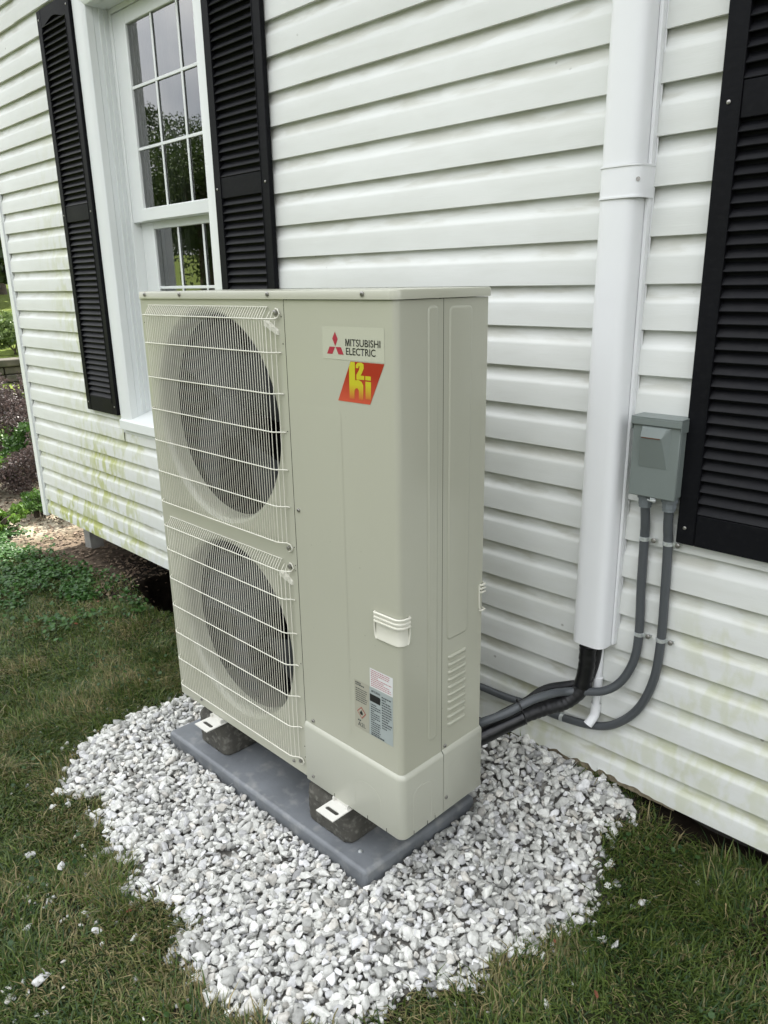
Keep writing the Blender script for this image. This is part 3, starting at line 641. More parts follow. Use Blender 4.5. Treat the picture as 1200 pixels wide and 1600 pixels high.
mb = MB(); mb.tube(smooth_path([(1.213, .611, .40), (1.2125, .612, .355), (1.207, .612, .32), (1.203, .613, .285)], 5), .0035, 6); rb(mb, 'black_wire', M['tape'])
# drain pipe
dp = empty('drain_pipe', (1.213, .632, .25), 'white PVC drain pipe ending in an elbow beneath the line cover', 'pipe')
def db(mb, name, m, **k): return mb.build(name, m, dp, off=tuple(dp.location), **k)
mb = MB(); mb.tube([(1.2145, .636, .45), (1.2135, .636, .155)], .0105, 16); db(mb, 'pipe', M['duct'])
mb = MB(); mb.tube([(1.2138, .636, .262), (1.2138, .636, .205)], .0135, 16); db(mb, 'coupler', M['duct'])
mb = MB(); mb.tube(smooth_path([(1.2135, .636, .178), (1.2135, .635, .152), (1.2125, .630, .135), (1.204, .614, .112)], 4), .0135, 16, caps=False); mb.tube([(1.204, .614, .112), (1.206, .618, .118)], .0108, 16, caps=False)
db(mb, 'elbow', M['duct'], fixn=False)
mb = MB(); mb.disc((1.2065, .619, .1195), (-.35, -.66, -.72), .0108, .001, 16); db(mb, 'pipe_bore', M['dark'])

# ------------------------------------------------------------------ heat pump
HW, HD, HH = 1.05, .310, 1.3075
hp = empty('heat_pump', (.525, .155, 0), 'tall ivory outdoor heat pump with two wire fan guards standing on concrete blocks', 'heat pump')
HO = tuple(hp.location)
def hb(mb, name, m, par=hp, **k): return mb.build(name, m, par, off=HO, **k)
XS = .683          # fan panel / service panel split
# fan panel with two round openings
FC = [(.347, .988), (.357, .352)]; FRS = {FC[0]: .302, FC[1]: .288}
def ringpanel(x0, x1, z0_, z1_, c, R, y):
    mb = MB(); n = 72; rows = []
    def rect(a):
        dx, dz = math.cos(a), math.sin(a); t = 1e9
        if dx > 1e-9: t = min(t, (x1-c[0])/dx)
        if dx < -1e-9: t = min(t, (x0-c[0])/dx)
        if dz > 1e-9: t = min(t, (z1_-c[1])/dz)
        if dz < -1e-9: t = min(t, (z0_-c[1])/dz)
        return (c[0]+dx*t, y, c[1]+dz*t)
    angs = sorted([2*math.pi*i/n for i in range(n)]+[math.atan2(zc-c[1], xc-c[0]) % (2*math.pi) for xc in (x0, x1) for zc in (z0_, z1_)])
    outer = [rect(a) for a in angs]; inner = [(c[0]+R*math.cos(a), y, c[1]+R*math.sin(a)) for a in angs]
    lip = [(c[0]+(R-.005)*math.cos(a), y+.0013, c[1]+(R-.005)*math.sin(a)) for a in angs]
    mb.sweep([outer, inner, lip], None, closed=True, caps=False); return mb
zm = .672
for (za, zb_, c) in ((zm, HH, FC[0]), (.0, zm, FC[1])):
    o = hb(ringpanel(.0, XS-.001, za, zb_, c, FRS[c], 0), 'fan_panel', M['beige'], fixn=False)
mb = MB(); mb.sweep([[(0, .0, z), (0, HD, z), (XS, HD, z)] for z in (0, HH)], None, smooth=False); hb(mb, 'rear_panel', M['beige'], fixn=False)
for c in FC:
    mb = MB(); rows = []; n = 72; FR = FRS[c]
    for (R, y) in ((FR-.005, .0013), (FR-.010, .0045), (FR-.0145, .010), (FR-.0175, .018), (FR-.019, .030), (FR-.0195, .058)):
        rows.append([(c[0]+R*math.cos(2*math.pi*i/n), y, c[1]+R*math.sin(2*math.pi*i/n)) for i in range(n)])
    mb.sweep(rows, None, closed=True, caps=False); hb(mb, 'bell_mouth', M['beige'], fixn=False)
    fan = empty('fan', (0, 0, 0)); fan.parent = hp; fan.location = (c[0]-HO[0], .085-HO[1], c[1])
    a0 = RND.uniform(0, 6)
    mb = MB(); mb.disc((0, .01, 0), (0, -1, 0), .058, .045, 24, .008); mb.build('hub', M['fan'], fan)
    for k in range(4):
        mb = MB(); rows = []
        for i in range(9):
            r_ = .05+(FRS[c]-.082)*i/8; half = .42+.12*math.sin(math.pi*i/8); sweep_ = .30*(i/8)**1.5
            row = []
            for j in range(7):
                t = -1+2*j/6; a = a0+k*math.pi/2+sweep_+t*half
                row.append((r_*math.cos(a), -.036*t*(.55+.45*(1-i/8))-.010*(1-t*t), r_*math.sin(a)))
            rows.append(row)
        mb.sweep(rows, None); mb.build('fan_blade', M['fan'], fan, fixn=False)
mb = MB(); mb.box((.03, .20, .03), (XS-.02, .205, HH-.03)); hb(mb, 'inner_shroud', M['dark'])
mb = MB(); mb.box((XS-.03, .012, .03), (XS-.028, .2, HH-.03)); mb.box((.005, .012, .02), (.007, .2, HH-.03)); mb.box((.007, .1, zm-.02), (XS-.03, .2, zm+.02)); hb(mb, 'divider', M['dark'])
# service panel: path around the rounded front corner
def corner_path(x0, y1, R=.0145, off=0.):
    X1, Yf = HW+off, -off; pts = [(x0, Yf)]
    for i in range(9):
        a = -math.pi/2+math.pi/2*i/8; pts.append((X1-R-off+(R+off)*math.cos(a), Yf+R+off+(R+off)*math.sin(a)))
    pts.append((X1, y1)); return pts
zs = .178          # step between panel and base cover
def shell(path, zlist, mb=None, offs=None):
    mb = mb or MB(); rows = [[(x, y, z) for x, y in path] for z in zlist]; mb.sweep(rows, None, smooth=True); return mb
mb = shell(corner_path(XS+.001, .1470), (zs+.005, HH-.001)); hb(mb, 'service_panel', M['beige'], fixn=False)
mb = MB(); rows = [[(HW, .1485, z), (HW, HD-.006, z), (HW-.006, HD, z), (XS, HD, z)] for z in (zs+.005, HH-.001)]; mb.sweep(rows, None, smooth=False); hb(mb, 'side_panel', M['beige'], fixn=False)
# dark joints behind the panel edges
mb = MB(); mb.box((XS-.004, .003, .0), (XS+.004, .008, HH)); mb.box((HW-.010, .144, .0), (HW-.003, .152, HH)); mb.box((.01, .003, HH-.006), (XS, .008, HH+.006)); hb(mb, 'joint_backing', M['dark'])
# base cover: proud by 7 mm with a sloped top lip
rows = []
for z, of in ((-.002, .006), (.0, .007), (zs-.010, .007), (zs-.004, .0062), (zs+.001, .003), (zs+.006, -.001)):
    rows.append([(x, y, z) for x, y in corner_path(XS+.001, .1480, off=of)])
mb = MB(); mb.sweep(rows, None); hb(mb, 'front_base_cover', M['beige2'], fixn=False)
rows = []
for z, of in ((-.002, .006), (.0, .007), (zs-.008, .007), (zs-.002, .0062), (zs+.003, .003), (zs+.008, -.001)):
    rows.append([(HW+of, .1492, z), (HW+of, HD-.004, z), (HW+of-.006, HD+of*.5, z), (XS+.2, HD+of*.5, z)])
mb = MB(); mb.sweep(rows, None, smooth=True); hb(mb, 'side_base_cover', M['beige2'], fixn=False)
mb = MB(); mb.prism([(.0, .001, -.001), (XS, .001, -.001), (XS, -.006, -.001), (HW-.02, -.006, -.001), (HW+.006, .02, -.001), (HW+.006, HD, -.001), (0, HD, -.001)], (0, 0, .004)); hb(mb, 'base_pan', M['beige2'])
# embossed raised fields
def emboss(name, x0, x1, z0_, z1_, h, r=.012, w=.006, side=False, m='beige'):
    mb = MB(); rows = []
    def rr(ins, out):
        pts = []; R = max(r-ins, .001)
        for (cx_, cz, a0_) in ((x1-ins-R, z1_-ins-R, 0), (x0+ins+R, z1_-ins-R, 90), (x0+ins+R, z0_+ins+R, 180), (x1-ins-R, z0_+ins+R, 270)):
            for i in range(5): a = math.radians(a0_+22.5*i); pts.append((cx_+R*math.cos(a), cz+R*math.sin(a)))
        return [((HW+out, p[0], p[1]) if side else (p[0], -out, p[1])) for p in pts]
    rows = [rr(0, .0004), rr(w*.35, h*.75), rr(w*.8, h), ]
    mb.sweep(rows, None, closed=True, caps=False); n = len(rows[0]); mb.add(rows[-1], [tuple(range(n))]); return hb(mb, name, M[m], fixn=True)
emboss('embossed_rib', .095, .130, .235, 1.293, .0022, side=True)
emboss('embossed_rib', .166, .246, .490, 1.290, .0022, side=True)
emboss('embossed_rib', .716, .872, .215, 1.070, .0006, r=.02, w=.016)
for k in range(10):
    z = .249+k*.0212; mb = MB(); rows = []
    for i in range(7):
        a = math.pi*i/6; s_ = math.sin(a)**.8
        rows.append([(HW+.0003+.0062*s_*q, .170+.070*t, z-.0068+.0135*(i/6)+(.003*s_)) for t, q in ((0, 0), (.06, .8), (.12, 1), (.88, 1), (.94, .8), (1, 0))])
    mb.sweep(rows, None); hb(mb, 'side_louvre', M['beige'], fixn=True)
# knock-out outlines on the base cover (raised hairline beads)
def bead(pts, name='knockout_outline', r=.0007): mb = MB(); mb.tube(pts, r, 5); return hb(mb, name, M['beige2'])
arc = [(.885+.048*(1-math.cos(math.pi*i/14)), -.0068, .075+.034*math.sin(math.pi*i/14)) for i in range(15)]
bead([(.885, -.0068, .028)]+arc+[(.981, -.0068, .028)])
arc = [(HW+.0068, .034+.034*(1-math.cos(math.pi*i/14)), .112+.018*math.sin(math.pi*i/14)) for i in range(15)]
bead([(HW+.0068, .034, .008)]+arc+[(HW+.0068, .102, .008)])
arc = [(HW+.0068, .166+.010*(1-math.cos(math.pi/2*i/6)), .128+.012*math.sin(math.pi/2*i/6)) for i in range(7)]
bead([(HW+.0068, .166, .03)]+arc+[(HW+.0068, .19, .141)])
for x in (.80, .93, 1.0): mb = MB(); mb.box((x, -.0074, -.001), (x+.0016, -.0066, .010)); hb(mb, 'edge_notch', M['dark'])
for y in (.034, .085, .115): mb = MB(); mb.box((HW+.0066, y, -.001), (HW+.0074, y+.0016, .010)); hb(mb, 'edge_notch', M['dark'])
# lid
rows = []
def lidpath(of, R=.016):
    pts = []
    for (cx_, cy_, a0_) in ((HW-R, R, -90), (HW-R*.6, HD-R*.6, 0), (R*.6, HD-R*.6, 90), (R*.6, R*.6, 180)):
        RR = R if a0_ == -90 else R*.6
        for i in range(7): a = math.radians(a0_+15*i); pts.append((cx_+(RR+of)*math.cos(a), cy_+(RR+of)*math.sin(a)))
    return pts
for z, of in ((HH+.001, .0035), (HH+.0005, .0055), (HH+.0165, .0055), (HH+.0195, .0040), (HH+.0205, .0010)): rows.append([(x, y, z) for x, y in lidpath(of)])
mb = MB(); mb.sweep(rows, None, closed=True); hb(mb, 'top_lid', M['beige'], fixn=True)

# fan guards
for gi, (ztop_, zc) in enumerate(((1.289, FC[0][1]), (.6455, FC[1][1]))):
    gd = empty('fan_guard', (0, 0, 0)); gd.parent = hp; gd.location = (.35-HO[0], -HO[1], zc)
    GO = (.35, 0, zc)
    def gb(mb, name, m, **k): return mb.build(name, m, gd, off=GO, **k)
    zb_ = ztop_-.594; yo = -.020
    zt2 = ztop_-.022
    mb = MB(); xs_ = [.056+i*.01045 for i in range(55)]
    for x in xs_:
        mb.tube([(x, -.004, ztop_), (x, yo+.004, zt2+.004), (x, yo, zt2-.003), (x, yo, zb_+.004), (x, yo+.004, zb_)], .00105, 5)
    for x, yy in ((.6325, yo+.001), (.644, yo+.006), (.6535, yo+.013)):
        mb.tube([(x, -.004, ztop_-.010), (x, yy, zt2-.008), (x, yy, zb_+.004)], .0011, 5)
    gb(mb, 'vertical_wires', M['wire'], kind='stuff')
    hz = [zt2-.004, zt2-.083, zt2-.182, zt2-.277, zt2-.373, zt2-.470, zb_+.004]
    for i, z in enumerate(hz):
        xr = .655; L0 = [(.022, -.003, z), (.034, yo+.004, z), (.046, yo-.0018, z)]
        if i in (0, 6):
            up = 1 if i == 0 else -1
            R0 = [(.628, yo-.0018, z), (.640, yo+.002, z), (.654, -.009, z), (.664, -.005, z+up*.003), (.6695, -.004, z+up*.012), (.664, -.004, z+up*.022), (.655, -.004, z+up*.024)]
        else: R0 = [(.630, yo-.0018, z), (.641, yo+.001, z), (.652, -.010, z), (.659, -.004, z), (.668, -.003, z)]
        mb = MB(); mb.tube([L0[0], L0[1], L0[2]]+R0, .00165, 6); gb(mb, 'horizontal_wire', M['wire'])
    mb = MB(); mb.tube([(.05, -.004, ztop_+.001), (.624, -.004, ztop_+.001)], .0013, 5); gb(mb, 'horizontal_wire', M['wire'])
    # moulded corner web
    mb = MB()
    for q in range(3): mb.prism([(.622+q*.013, yo+.004+q*.004, zt2-.008-q*.008), (.633+q*.013, yo+.008+q*.004, zt2-.015-q*.008), (.633+q*.013, yo+.008+q*.004, zt2-.026-q*.008), (.622+q*.013, yo+.004+q*.004, zt2-.020-q*.008)], (.003, .012, 0))
    gb(mb, 'corner_clip', M['wire'])
    mb = MB(); mb.disc((.655, -.0035, zt2+.010), (0, -1, 0), .0065, .004, 12, .001); gb(mb, 'screw', M['screw'])
    mb = MB(); mb.disc((.655, -.0035, zb_-.010), (0, -1, 0), .0055, .004, 12, .001); gb(mb, 'screw', M['screw'])
# screws and holes
def scr(p, d=(0, -1, 0), r=.0055, m='screw'):
    mb = MB(); mb.disc(p, d, r, .003, 12, .0012); mb.m = 1; q = Vector(p)+Vector(d)*.0043; u = Vector(d).orthogonal().normalized(); w_ = Vector(d).cross(u)
    for a, b in ((u, w_), (w_, u)): mb.add([q-a*r*.5-b*r*.10, q+a*r*.5-b*r*.10, q+a*r*.5+b*r*.10, q-a*r*.5+b*r*.10], [(0, 1, 2, 3)])
    return hb(mb, 'screw', [M['screw'], M['dark']])
for x in (.040, .232, .631, .958): scr((x, -.0055, HH+.012))
for (x, z) in ((.7006, .7956), (.619, .0231), (.717, .1966), (.13, .0231)): scr((x, -.0003, z), r=.0048)
scr((.7135, -.007, .0206), r=.0048); scr((HW+.0003, .160, .194), (1, 0, 0), .005); scr((HW+.007, .159, .041), (1, 0, 0), .005)
mb = MB()
for (x, z) in ((.672, 1.268), (.674, 1.205), (.673, .993), (.674, .690), (.675, .640), (.675, .625), (.675, .355), (.672, .095), (.672, .060), (.0125, 1.24)): mb.disc((x, -.0004, z), (0, -1, 0), .0017, .0003, 8)
hb(mb, 'panel_holes', M['dark'])
# handle wrapping the front corner
hd = empty('corner_handle', (0, 0, 0)); hd.parent = hp; hd.location = (HW-HO[0], -HO[1], .57)
def hh(mb, name, m): return mb.build(name, m, hd, off=(HW, 0, .57), fixn=True)
def cpath(x0, y1, of): return [(x, y) for x, y in corner_path(x0, y1, off=of)]
M['handle'] = mat('ivory_handle_plastic', (.64, .63, .54), .32)
for q, z in enumerate((.6005, .5895, .5795)):
    mb = MB(); hp_ = cpath(.9715, .028, .006-q*.0); pth = [(.9685, .0003, z)]+[(x, y, z-.004*0) for x, y in hp_]+[(HW+.0003, .031, z)]
    mb.tube(pth, .0030, 6); hh(mb, 'grip_ridge', M['handle'])
mb = MB(); rows = []
for z, of in ((.6015, .0015), (.598, .0060), (.578, .0060), (.5765, .0012)): rows.append([(x, y, z) for x, y in cpath(.970, .029, of)])
mb.sweep(rows, None); hh(mb, 'hood', M['handle'])
mb = MB(); rows = []
for z, of in ((.577, .0006), (.560, .0008), (.546, .0016), (.538, .0042), (.534, .0045), (.531, .0006)): rows.append([(x, y, z) for x, y in cpath(.972, .027, of)])
mb.sweep(rows, None); hh(mb, 'pocket', M['handle'])
mb = MB(); pa = [(.9695, -.002, .600), (.9690, -.003, .560), (.9710, -.003, .540), (.976, -.004, .5335)]; mb.tube(pa, .0022, 6); pa = [(HW+.002, .030, .600), (HW+.003, .030, .560), (HW+.003, .027, .540), (HW+.004, .022, .5335)]; mb.tube(pa, .0022, 6); hh(mb, 'handle_edge', M['handle'])
# rear handle peeking past the back edge
rh = empty('rear_handle', (0, 0, 0)); rh.parent = hp; rh.location = (HW-HO[0], HD-HO[1], .57)
for z in (.600, .590, .580, .530):
    mb = MB(); mb.tube([(HW+.0005, .292, z), (HW+.005, .296, z), (HW+.005, .310, z), (HW-.01, .3155, z), (HW-.05, .3155, z)], .0028, 6); mb.build('grip_ridge', M['handle'], rh, off=(HW, HD, .57))
mb = MB(); mb.tube([(HW+.001, .292, .600), (HW+.002, .290, .57), (HW+.002, .291, .54), (HW+.003, .295, .530)], .0025, 6); mb.build('handle_edge', M['handle'], rh, off=(HW, HD, .57))
# feet
def foot(x0):
    mb = MB(); y0, y1 = -.068, .03; z = -.0155; t = .003; cx_ = x0+.034; n = 24
    # plate ring round a slot
    sl = []
    for i in range(n):
        a = 2*math.pi*i/n; sx_ = .018*(1 if math.cos(a) > 0 else -1); sl.append((cx_+sx_+.0065*math.cos(a), -.040+.0065*math.sin(a)))
    def rect(a):
        dx, dy = math.cos(a)*.034, math.sin(a)*.026; s_ = 1/max(abs(dx)/.034, abs(dy)/.026); return (cx_+dx*s_, -.042+dy*s_)
    ou = [rect(2*math.pi*i/n) for i in range(n)]
    rows = [[(x, y, z) for x, y in sl], [(x, y, z+t) for x, y in sl], [(x, y, z+t) for x, y in ou], [(x, y, z) for x, y in ou], [(x, y, z) for x, y in sl]]
    mb.sweep(rows, None, closed=True, caps=False, smooth=False)
    mb.box((x0, -.016, z), (x0+.068, .06, z+t)); mb.box((x0+.004, -.012, z+t), (x0+.008, .05, .0)); mb.box((x0+.060, -.012, z+t), (x0+.064, .05, .0)); mb.box((x0+.008, -.004, z+t), (x0+.060, -.001, .0))
    hb(mb, 'mounting_foot', M['zincfoot'])
foot(.189); foot(.793)
mb = MB(); mb.box((.19, HD-.05, -.0155), (.258, HD+.05, -.0125)); mb.box((.795, HD-.05, -.0155), (.863, HD+.05, -.0125)); mb.box((.195, HD-.04, -.0125), (.25, HD, -.002)); mb.box((.80, HD-.04, -.0125), (.855, HD, -.002)); hb(mb, 'rear_feet', M['zincfoot'])

# stickers and lettering
def flat(polys, name, m, lvl, parent=hp):
    mb = MB()
    for p in polys: mb.add([(x, -lvl, z) for x, z in p], [tuple(range(len(p)))])
    o = hb(mb, name, m, par=parent, fixn=False)
    for pl in o.data.polygons:
        pass
    bm = bmesh.new(); bm.from_mesh(o.data)
    for f in bm.faces:
        if f.normal.y > 0: f.normal_flip()
    bmesh.ops.triangulate(bm, faces=bm.faces, ngon_method='EAR_CLIP'); bm.to_mesh(o.data); bm.free(); return o
def text(body, name, x, z, w, h, m, lvl, bold=.0, parent=hp, side=False):
    cu = bpy.data.curves.new(name, 'FONT'); cu.body = body; cu.offset = bold; cu.resolution_u = 4; cu.space_character = 1.0
    to = bpy.data.objects.new('tmp', cu); COL.objects.link(to); bpy.context.view_layer.update()
    me = bpy.data.meshes.new_from_object(to.evaluated_get(bpy.context.evaluated_depsgraph_get())); bpy.data.objects.remove(to); bpy.data.curves.remove(cu)
    v = np.array([q.co[:] for q in me.vertices]); mn = v.min(0); mxx = v.max(0)
    for q in me.vertices:
        u_ = (q.co.x-mn[0])/(mxx[0]-mn[0]); t_ = (q.co.y-mn[1])/(mxx[1]-mn[1]); q.co = (x+u_*w-HO[0], -lvl-HO[1], z+t_*h-HO[2])
    me.name = name; me.materials.clear(); me.materials.append(m); me.update()
    return link(name, me, parent)
flat([[(.8195, 1.2507), (1.0155, 1.2507), (1.0155, 1.1795), (.8175, 1.1795)]], 'brand_sticker', M['sticker'], .0006)
flat([[(.8621, 1.2393), (.8709, 1.2241), (.8618, 1.2078), (.8525, 1.2245)], [(.8426, 1.2065), (.8612, 1.2065), (.8515, 1.1907), (.8335, 1.1907)], [(.8631, 1.2065), (.8807, 1.2065), (.8890, 1.1907), (.8715, 1.1907)]], 'three_diamond_emblem', M['red'], .0010)
ma, mz, mw, mh = .8955, 1.2098, .0135, .0155; mm_ = ma+mw/2
flat([[(ma, mz), (ma, mz+mh), (ma+.0036, mz+mh), (mm_, mz+.0055), (ma+mw-.0036, mz+mh), (ma+mw, mz+mh), (ma+mw, mz), (ma+mw-.0024, mz), (ma+mw-.0024, mz+mh-.0045), (mm_+.0011, mz), (mm_-.0011, mz), (ma+.0024, mz+mh-.0045), (ma+.0024, mz)]], 'brand_lettering', M['ink'], .0010)
text('ITSUBISHI', 'brand_lettering', .9112, 1.2098, .0928, .0155, M['ink'], .0010, .012)
text('ELECTRIC', 'brand_lettering', .8965, 1.1910, .0925, .0155, M['ink'], .0010, .012)
def grad_mat(name, c0, c1, z0_, z1_, rough=.3):
    m = mat(name, c0, rough); t = m.node_tree; n = t.nodes; g = n.new('ShaderNodeNewGeometry'); s_ = n.new('ShaderNodeSeparateXYZ'); r = n.new('ShaderNodeMapRange'); mx = n.new('ShaderNodeMixRGB')
    t.links.new(g.outputs['Position'], s_.inputs[0]); t.links.new(s_.outputs['Z'], r.inputs[0]); r.inputs[1].default_value = z0_; r.inputs[2].default_value = z1_
    t.links.new(r.outputs[0], mx.inputs['Fac']); mx.inputs['Color1'].default_value = (*c0, 1); mx.inputs['Color2'].default_value = (*c1, 1); t.links.new(mx.outputs[0], n['Principled BSDF'].inputs['Base Color']); return m
flat([[(.910, 1.1775), (1.0145, 1.1775), (.9688, 1.0880), (.8652, 1.0880)]], 'heat_sticker', grad_mat('orange_red_print', (.52, .075, .04), (.33, .018, .008), 1.09, 1.15), .0006)
ylw = grad_mat('yellow_print', (.50, .13, .03), (.50, .46, .02), 1.098, 1.128)
harch = [(.9055, 1.1672), (.9105, 1.1768), (.924, 1.1768), (.9239, 1.1373), (.934, 1.1392), (.9448, 1.1351), (.9493, 1.1272), (.9485, 1.0965), (.9341, 1.0965), (.9348, 1.1155), (.931, 1.1205), (.9248, 1.1199), (.9208, 1.1143), (.9205, 1.0962), (.9042, 1.0962), (.9049, 1.1631)]
two = [(.9273, 1.1645), (.9269, 1.1704), (.9332, 1.176), (.9442, 1.1768), (.9516, 1.1734), (.952, 1.1646), (.9455, 1.1538), (.9414, 1.149), (.9529, 1.1487), (.9526, 1.1402), (.9278, 1.1395), (.9282, 1.1496), (.937, 1.1607), (.9391, 1.1682), (.9363, 1.1695), (.935, 1.165), (.9326, 1.1640)]
flat([harch, two, [(.9562, 1.1489), (.9733, 1.1489), (.9730, 1.1402), (.9560, 1.1402)], [(.9562, 1.1370), (.9734, 1.1370), (.9722, 1.0990), (.9555, 1.0990)]], 'heat_symbol_print', ylw, .0010)
# service labels
flat([[(.9462, .4445), (1.0248, .4445), (1.0240, .3926), (.9458, .3926)]], 'white_warning_label', M['paper'], .0006)
flat([[(.944, .3917), (1.0238, .3917), (1.0228, .2560), (.9398, .2560)]], 'silver_rating_label', M['silver'], .0007)
flat([[(.8890, .3925), (.9425, .3925), (.9385, .2555), (.8871, .2555)]], 'tan_hazard_label', M['tan'], .0005)
def words(x0, x1, z0_, z1_, rows_, m, lvl, name, h=.55, fill=.85):
    mb = MB(); dz = (z1_-z0_)/rows_
    for i in range(rows_):
        z = z1_-(i+.5)*dz; x = x0; end = x0+(x1-x0)*(fill+(1-fill)*RND.random()) if RND.random() < .7 else x0+(x1-x0)*RND.uniform(.3, .8)
        while x < end:
            w = RND.uniform(.002, .0075); w = min(w, end-x); mb.add([(x, -lvl, z-dz*h/2), (x+w, -lvl, z-dz*h/2), (x+w, -lvl, z+dz*h/2), (x, -lvl, z+dz*h/2)], [(0, 1, 2, 3)]); x += w+.0013
    hb(mb, name, m, fixn=False)
words(.950, 1.0215, .3955, .4425, 9, M['redink'], .0010, 'fine_print', .42)
words(.947, .9815, .262, .348, 14, M['greyink'], .0011, 'fine_print', .5); words(.986, 1.020, .290, .382, 13, M['greyink'], .0011, 'fine_print', .5); words(.947, .995, .2575, .262, 1, M['greyink'], .0011, 'fine_print', .9)
flat([[(.9451, .3735), (.9790, .3735), (.9818, .3705), (.9805, .3530), (.9444, .3530)]], 'rating_block', M['ink'], .0011)
text('MITSUBISHI', 'label_lettering', .951, .3795, .030, .0062, M['greyink'], .0011, .01)
words(.893, .936, .332, .373, 7, M['greyink'], .0010, 'fine_print', .40); words(.893, .925, .378, .389, 2, M['greyink'], .0010, 'fine_print', .6)
flat([[(.9125, .3215), (.9290, .3055), (.9135, .2875), (.8965, .3050)]], 'hazard_diamond', mat('hazard_red', (.32, .08, .06), .4), .0010)
flat([[(.9125, .3180), (.9257, .3055), (.9134, .2912), (.8998, .3050)]], 'hazard_field', M['tan'], .0013)
flat([[(.909, .2990), (.9065, .3040), (.9085, .3085), (.9105, .3060), (.9130, .3125), (.9165, .3075), (.9180, .3030), (.9165, .2990)]], 'flame_symbol', M['ink'], .0016)
text('A2L', 'label_lettering', .8985, .2640, .028, .0115, M['greyink'], .0010, .0)
words(.899, .925, .2775, .284, 1, M['greyink'], .0010, 'fine_print', .6)

# ------------------------------------------------------------------ pad and blocks
pd_ = empty('equipment_pad', (.47, .18, -.19), 'grey moulded equipment pad lying in white gravel beneath the heat pump', 'pad')
mb = MB(); q = [(x, y, -.205) for x, y in PADQ]; c_ = np.mean(PADQ, 0)
top = [(c_[0]+(x-c_[0])*.994, c_[1]+(y-c_[1])*.986, -.140) for x, y in PADQ]
mb.add(q+top, [(3, 2, 1, 0), (4, 5, 6, 7)]+[(i, (i+1) % 4, 4+(i+1) % 4, 4+i) for i in range(4)]); mb.build('pad_slab', M['pad'], pd_, off=tuple(pd_.location), bevel=.010, seg=3)
mb = MB(); mb.disc((.885, .005, -.1398), (0, 0, 1), .006, .003, 10, .001); mb.build('pad_screw', M['zinc'], pd_, off=tuple(pd_.location))
def block(cx_, w, seed, label):
    r = random.Random(seed); bm = bmesh.new(); bmesh.ops.create_cube(bm, size=1); bmesh.ops.subdivide_edges(bm, edges=bm.edges, cuts=26, use_grid_fill=True)
    L_, h = .40, .1235
    for v in bm.verts:
        x, y, z = v.co*2
        def sq(a, b, c_, k=.30):  # round the block
            return a
        p = Vector((x*w/2, y*L_/2, z*h/2)); R = .028; q = Vector((max(-w/2+R, min(w/2-R, p.x)), max(-L_/2+R, min(L_/2-R, p.y)), max(-h/2+R*.5, min(h/2-R, p.z))))
        d = p-q
        if d.length > 1e-6: p = q+d.normalized()*min(d.length, R)
        nz_ = (math.sin(p.x*210+seed)+math.sin(p.y*160+p.z*190+seed*2)+math.sin(p.z*300+p.x*130))*.0009
        v.co = p*(1+nz_*2.2)+Vector((r.uniform(-1, 1), r.uniform(-1, 1), r.uniform(-.6, .6)))*.0011
    me = bpy.data.meshes.new('concrete_block'); bm.to_mesh(me); bm.free(); me.materials.append(M['concrete']); me.polygons.foreach_set('use_smooth', [True]*len(me.polygons))
    o = link('concrete_block', me); o.location = (cx_, -.004+L_/2, -.1405+h/2); return tag(o, label, 'concrete block', 'concrete blocks under the unit')
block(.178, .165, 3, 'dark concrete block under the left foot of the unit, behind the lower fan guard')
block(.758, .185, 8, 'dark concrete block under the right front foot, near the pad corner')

# ------------------------------------------------------------------ gravel
protos = []
for k in range(36):
    bm = bmesh.new(); r = random.Random(100+k)
    for i in range(15):
        v = Vector((r.gauss(0, 1), r.gauss(0, 1), r.gauss(0, 1))).normalized(); v *= r.uniform(.82, 1.08); bm.verts.new((v.x*.5*r.uniform(.95, 1.2), v.y*.5*.78, v.z*.5*.58))
    h = bmesh.ops.convex_hull(bm, input=bm.verts); bmesh.ops.delete(bm, geom=[e for e in h['geom_interior'] if isinstance(e, bmesh.types.BMVert)], context='VERTS')
    bmesh.ops.bevel(bm, geom=list(bm.edges), offset=.035, segments=1, affect='EDGES')
    bmesh.ops.triangulate(bm, faces=bm.faces); bm.verts.ensure_lookup_table(); bm.verts.index_update()
    protos.append((np.array([v.co[:] for v in bm.verts]), np.array([[v.index for v in f.verts] for f in bm.faces]))); bm.free()
def rotmats(n, tilt):
    a = rng.uniform(0, 2*np.pi, n); b = rng.normal(0, tilt, n); c = rng.normal(0, tilt, n)
    ca, sa, cb, sb, cc, sc = np.cos(a), np.sin(a), np.cos(b), np.sin(b), np.cos(c), np.sin(c); O = np.zeros(n); I = np.ones(n)
    Rz = np.stack([np.stack([ca, -sa, O], 1), np.stack([sa, ca, O], 1), np.stack([O, O, I], 1)], 1)
    Rx = np.stack([np.stack([I, O, O], 1), np.stack([O, cb, -sb], 1), np.stack([O, sb, cb], 1)], 1)
    Ry = np.stack([np.stack([cc, O, sc], 1), np.stack([O, I, O], 1), np.stack([-sc, O, cc], 1)], 1)
    return Rx @ Ry @ Rz
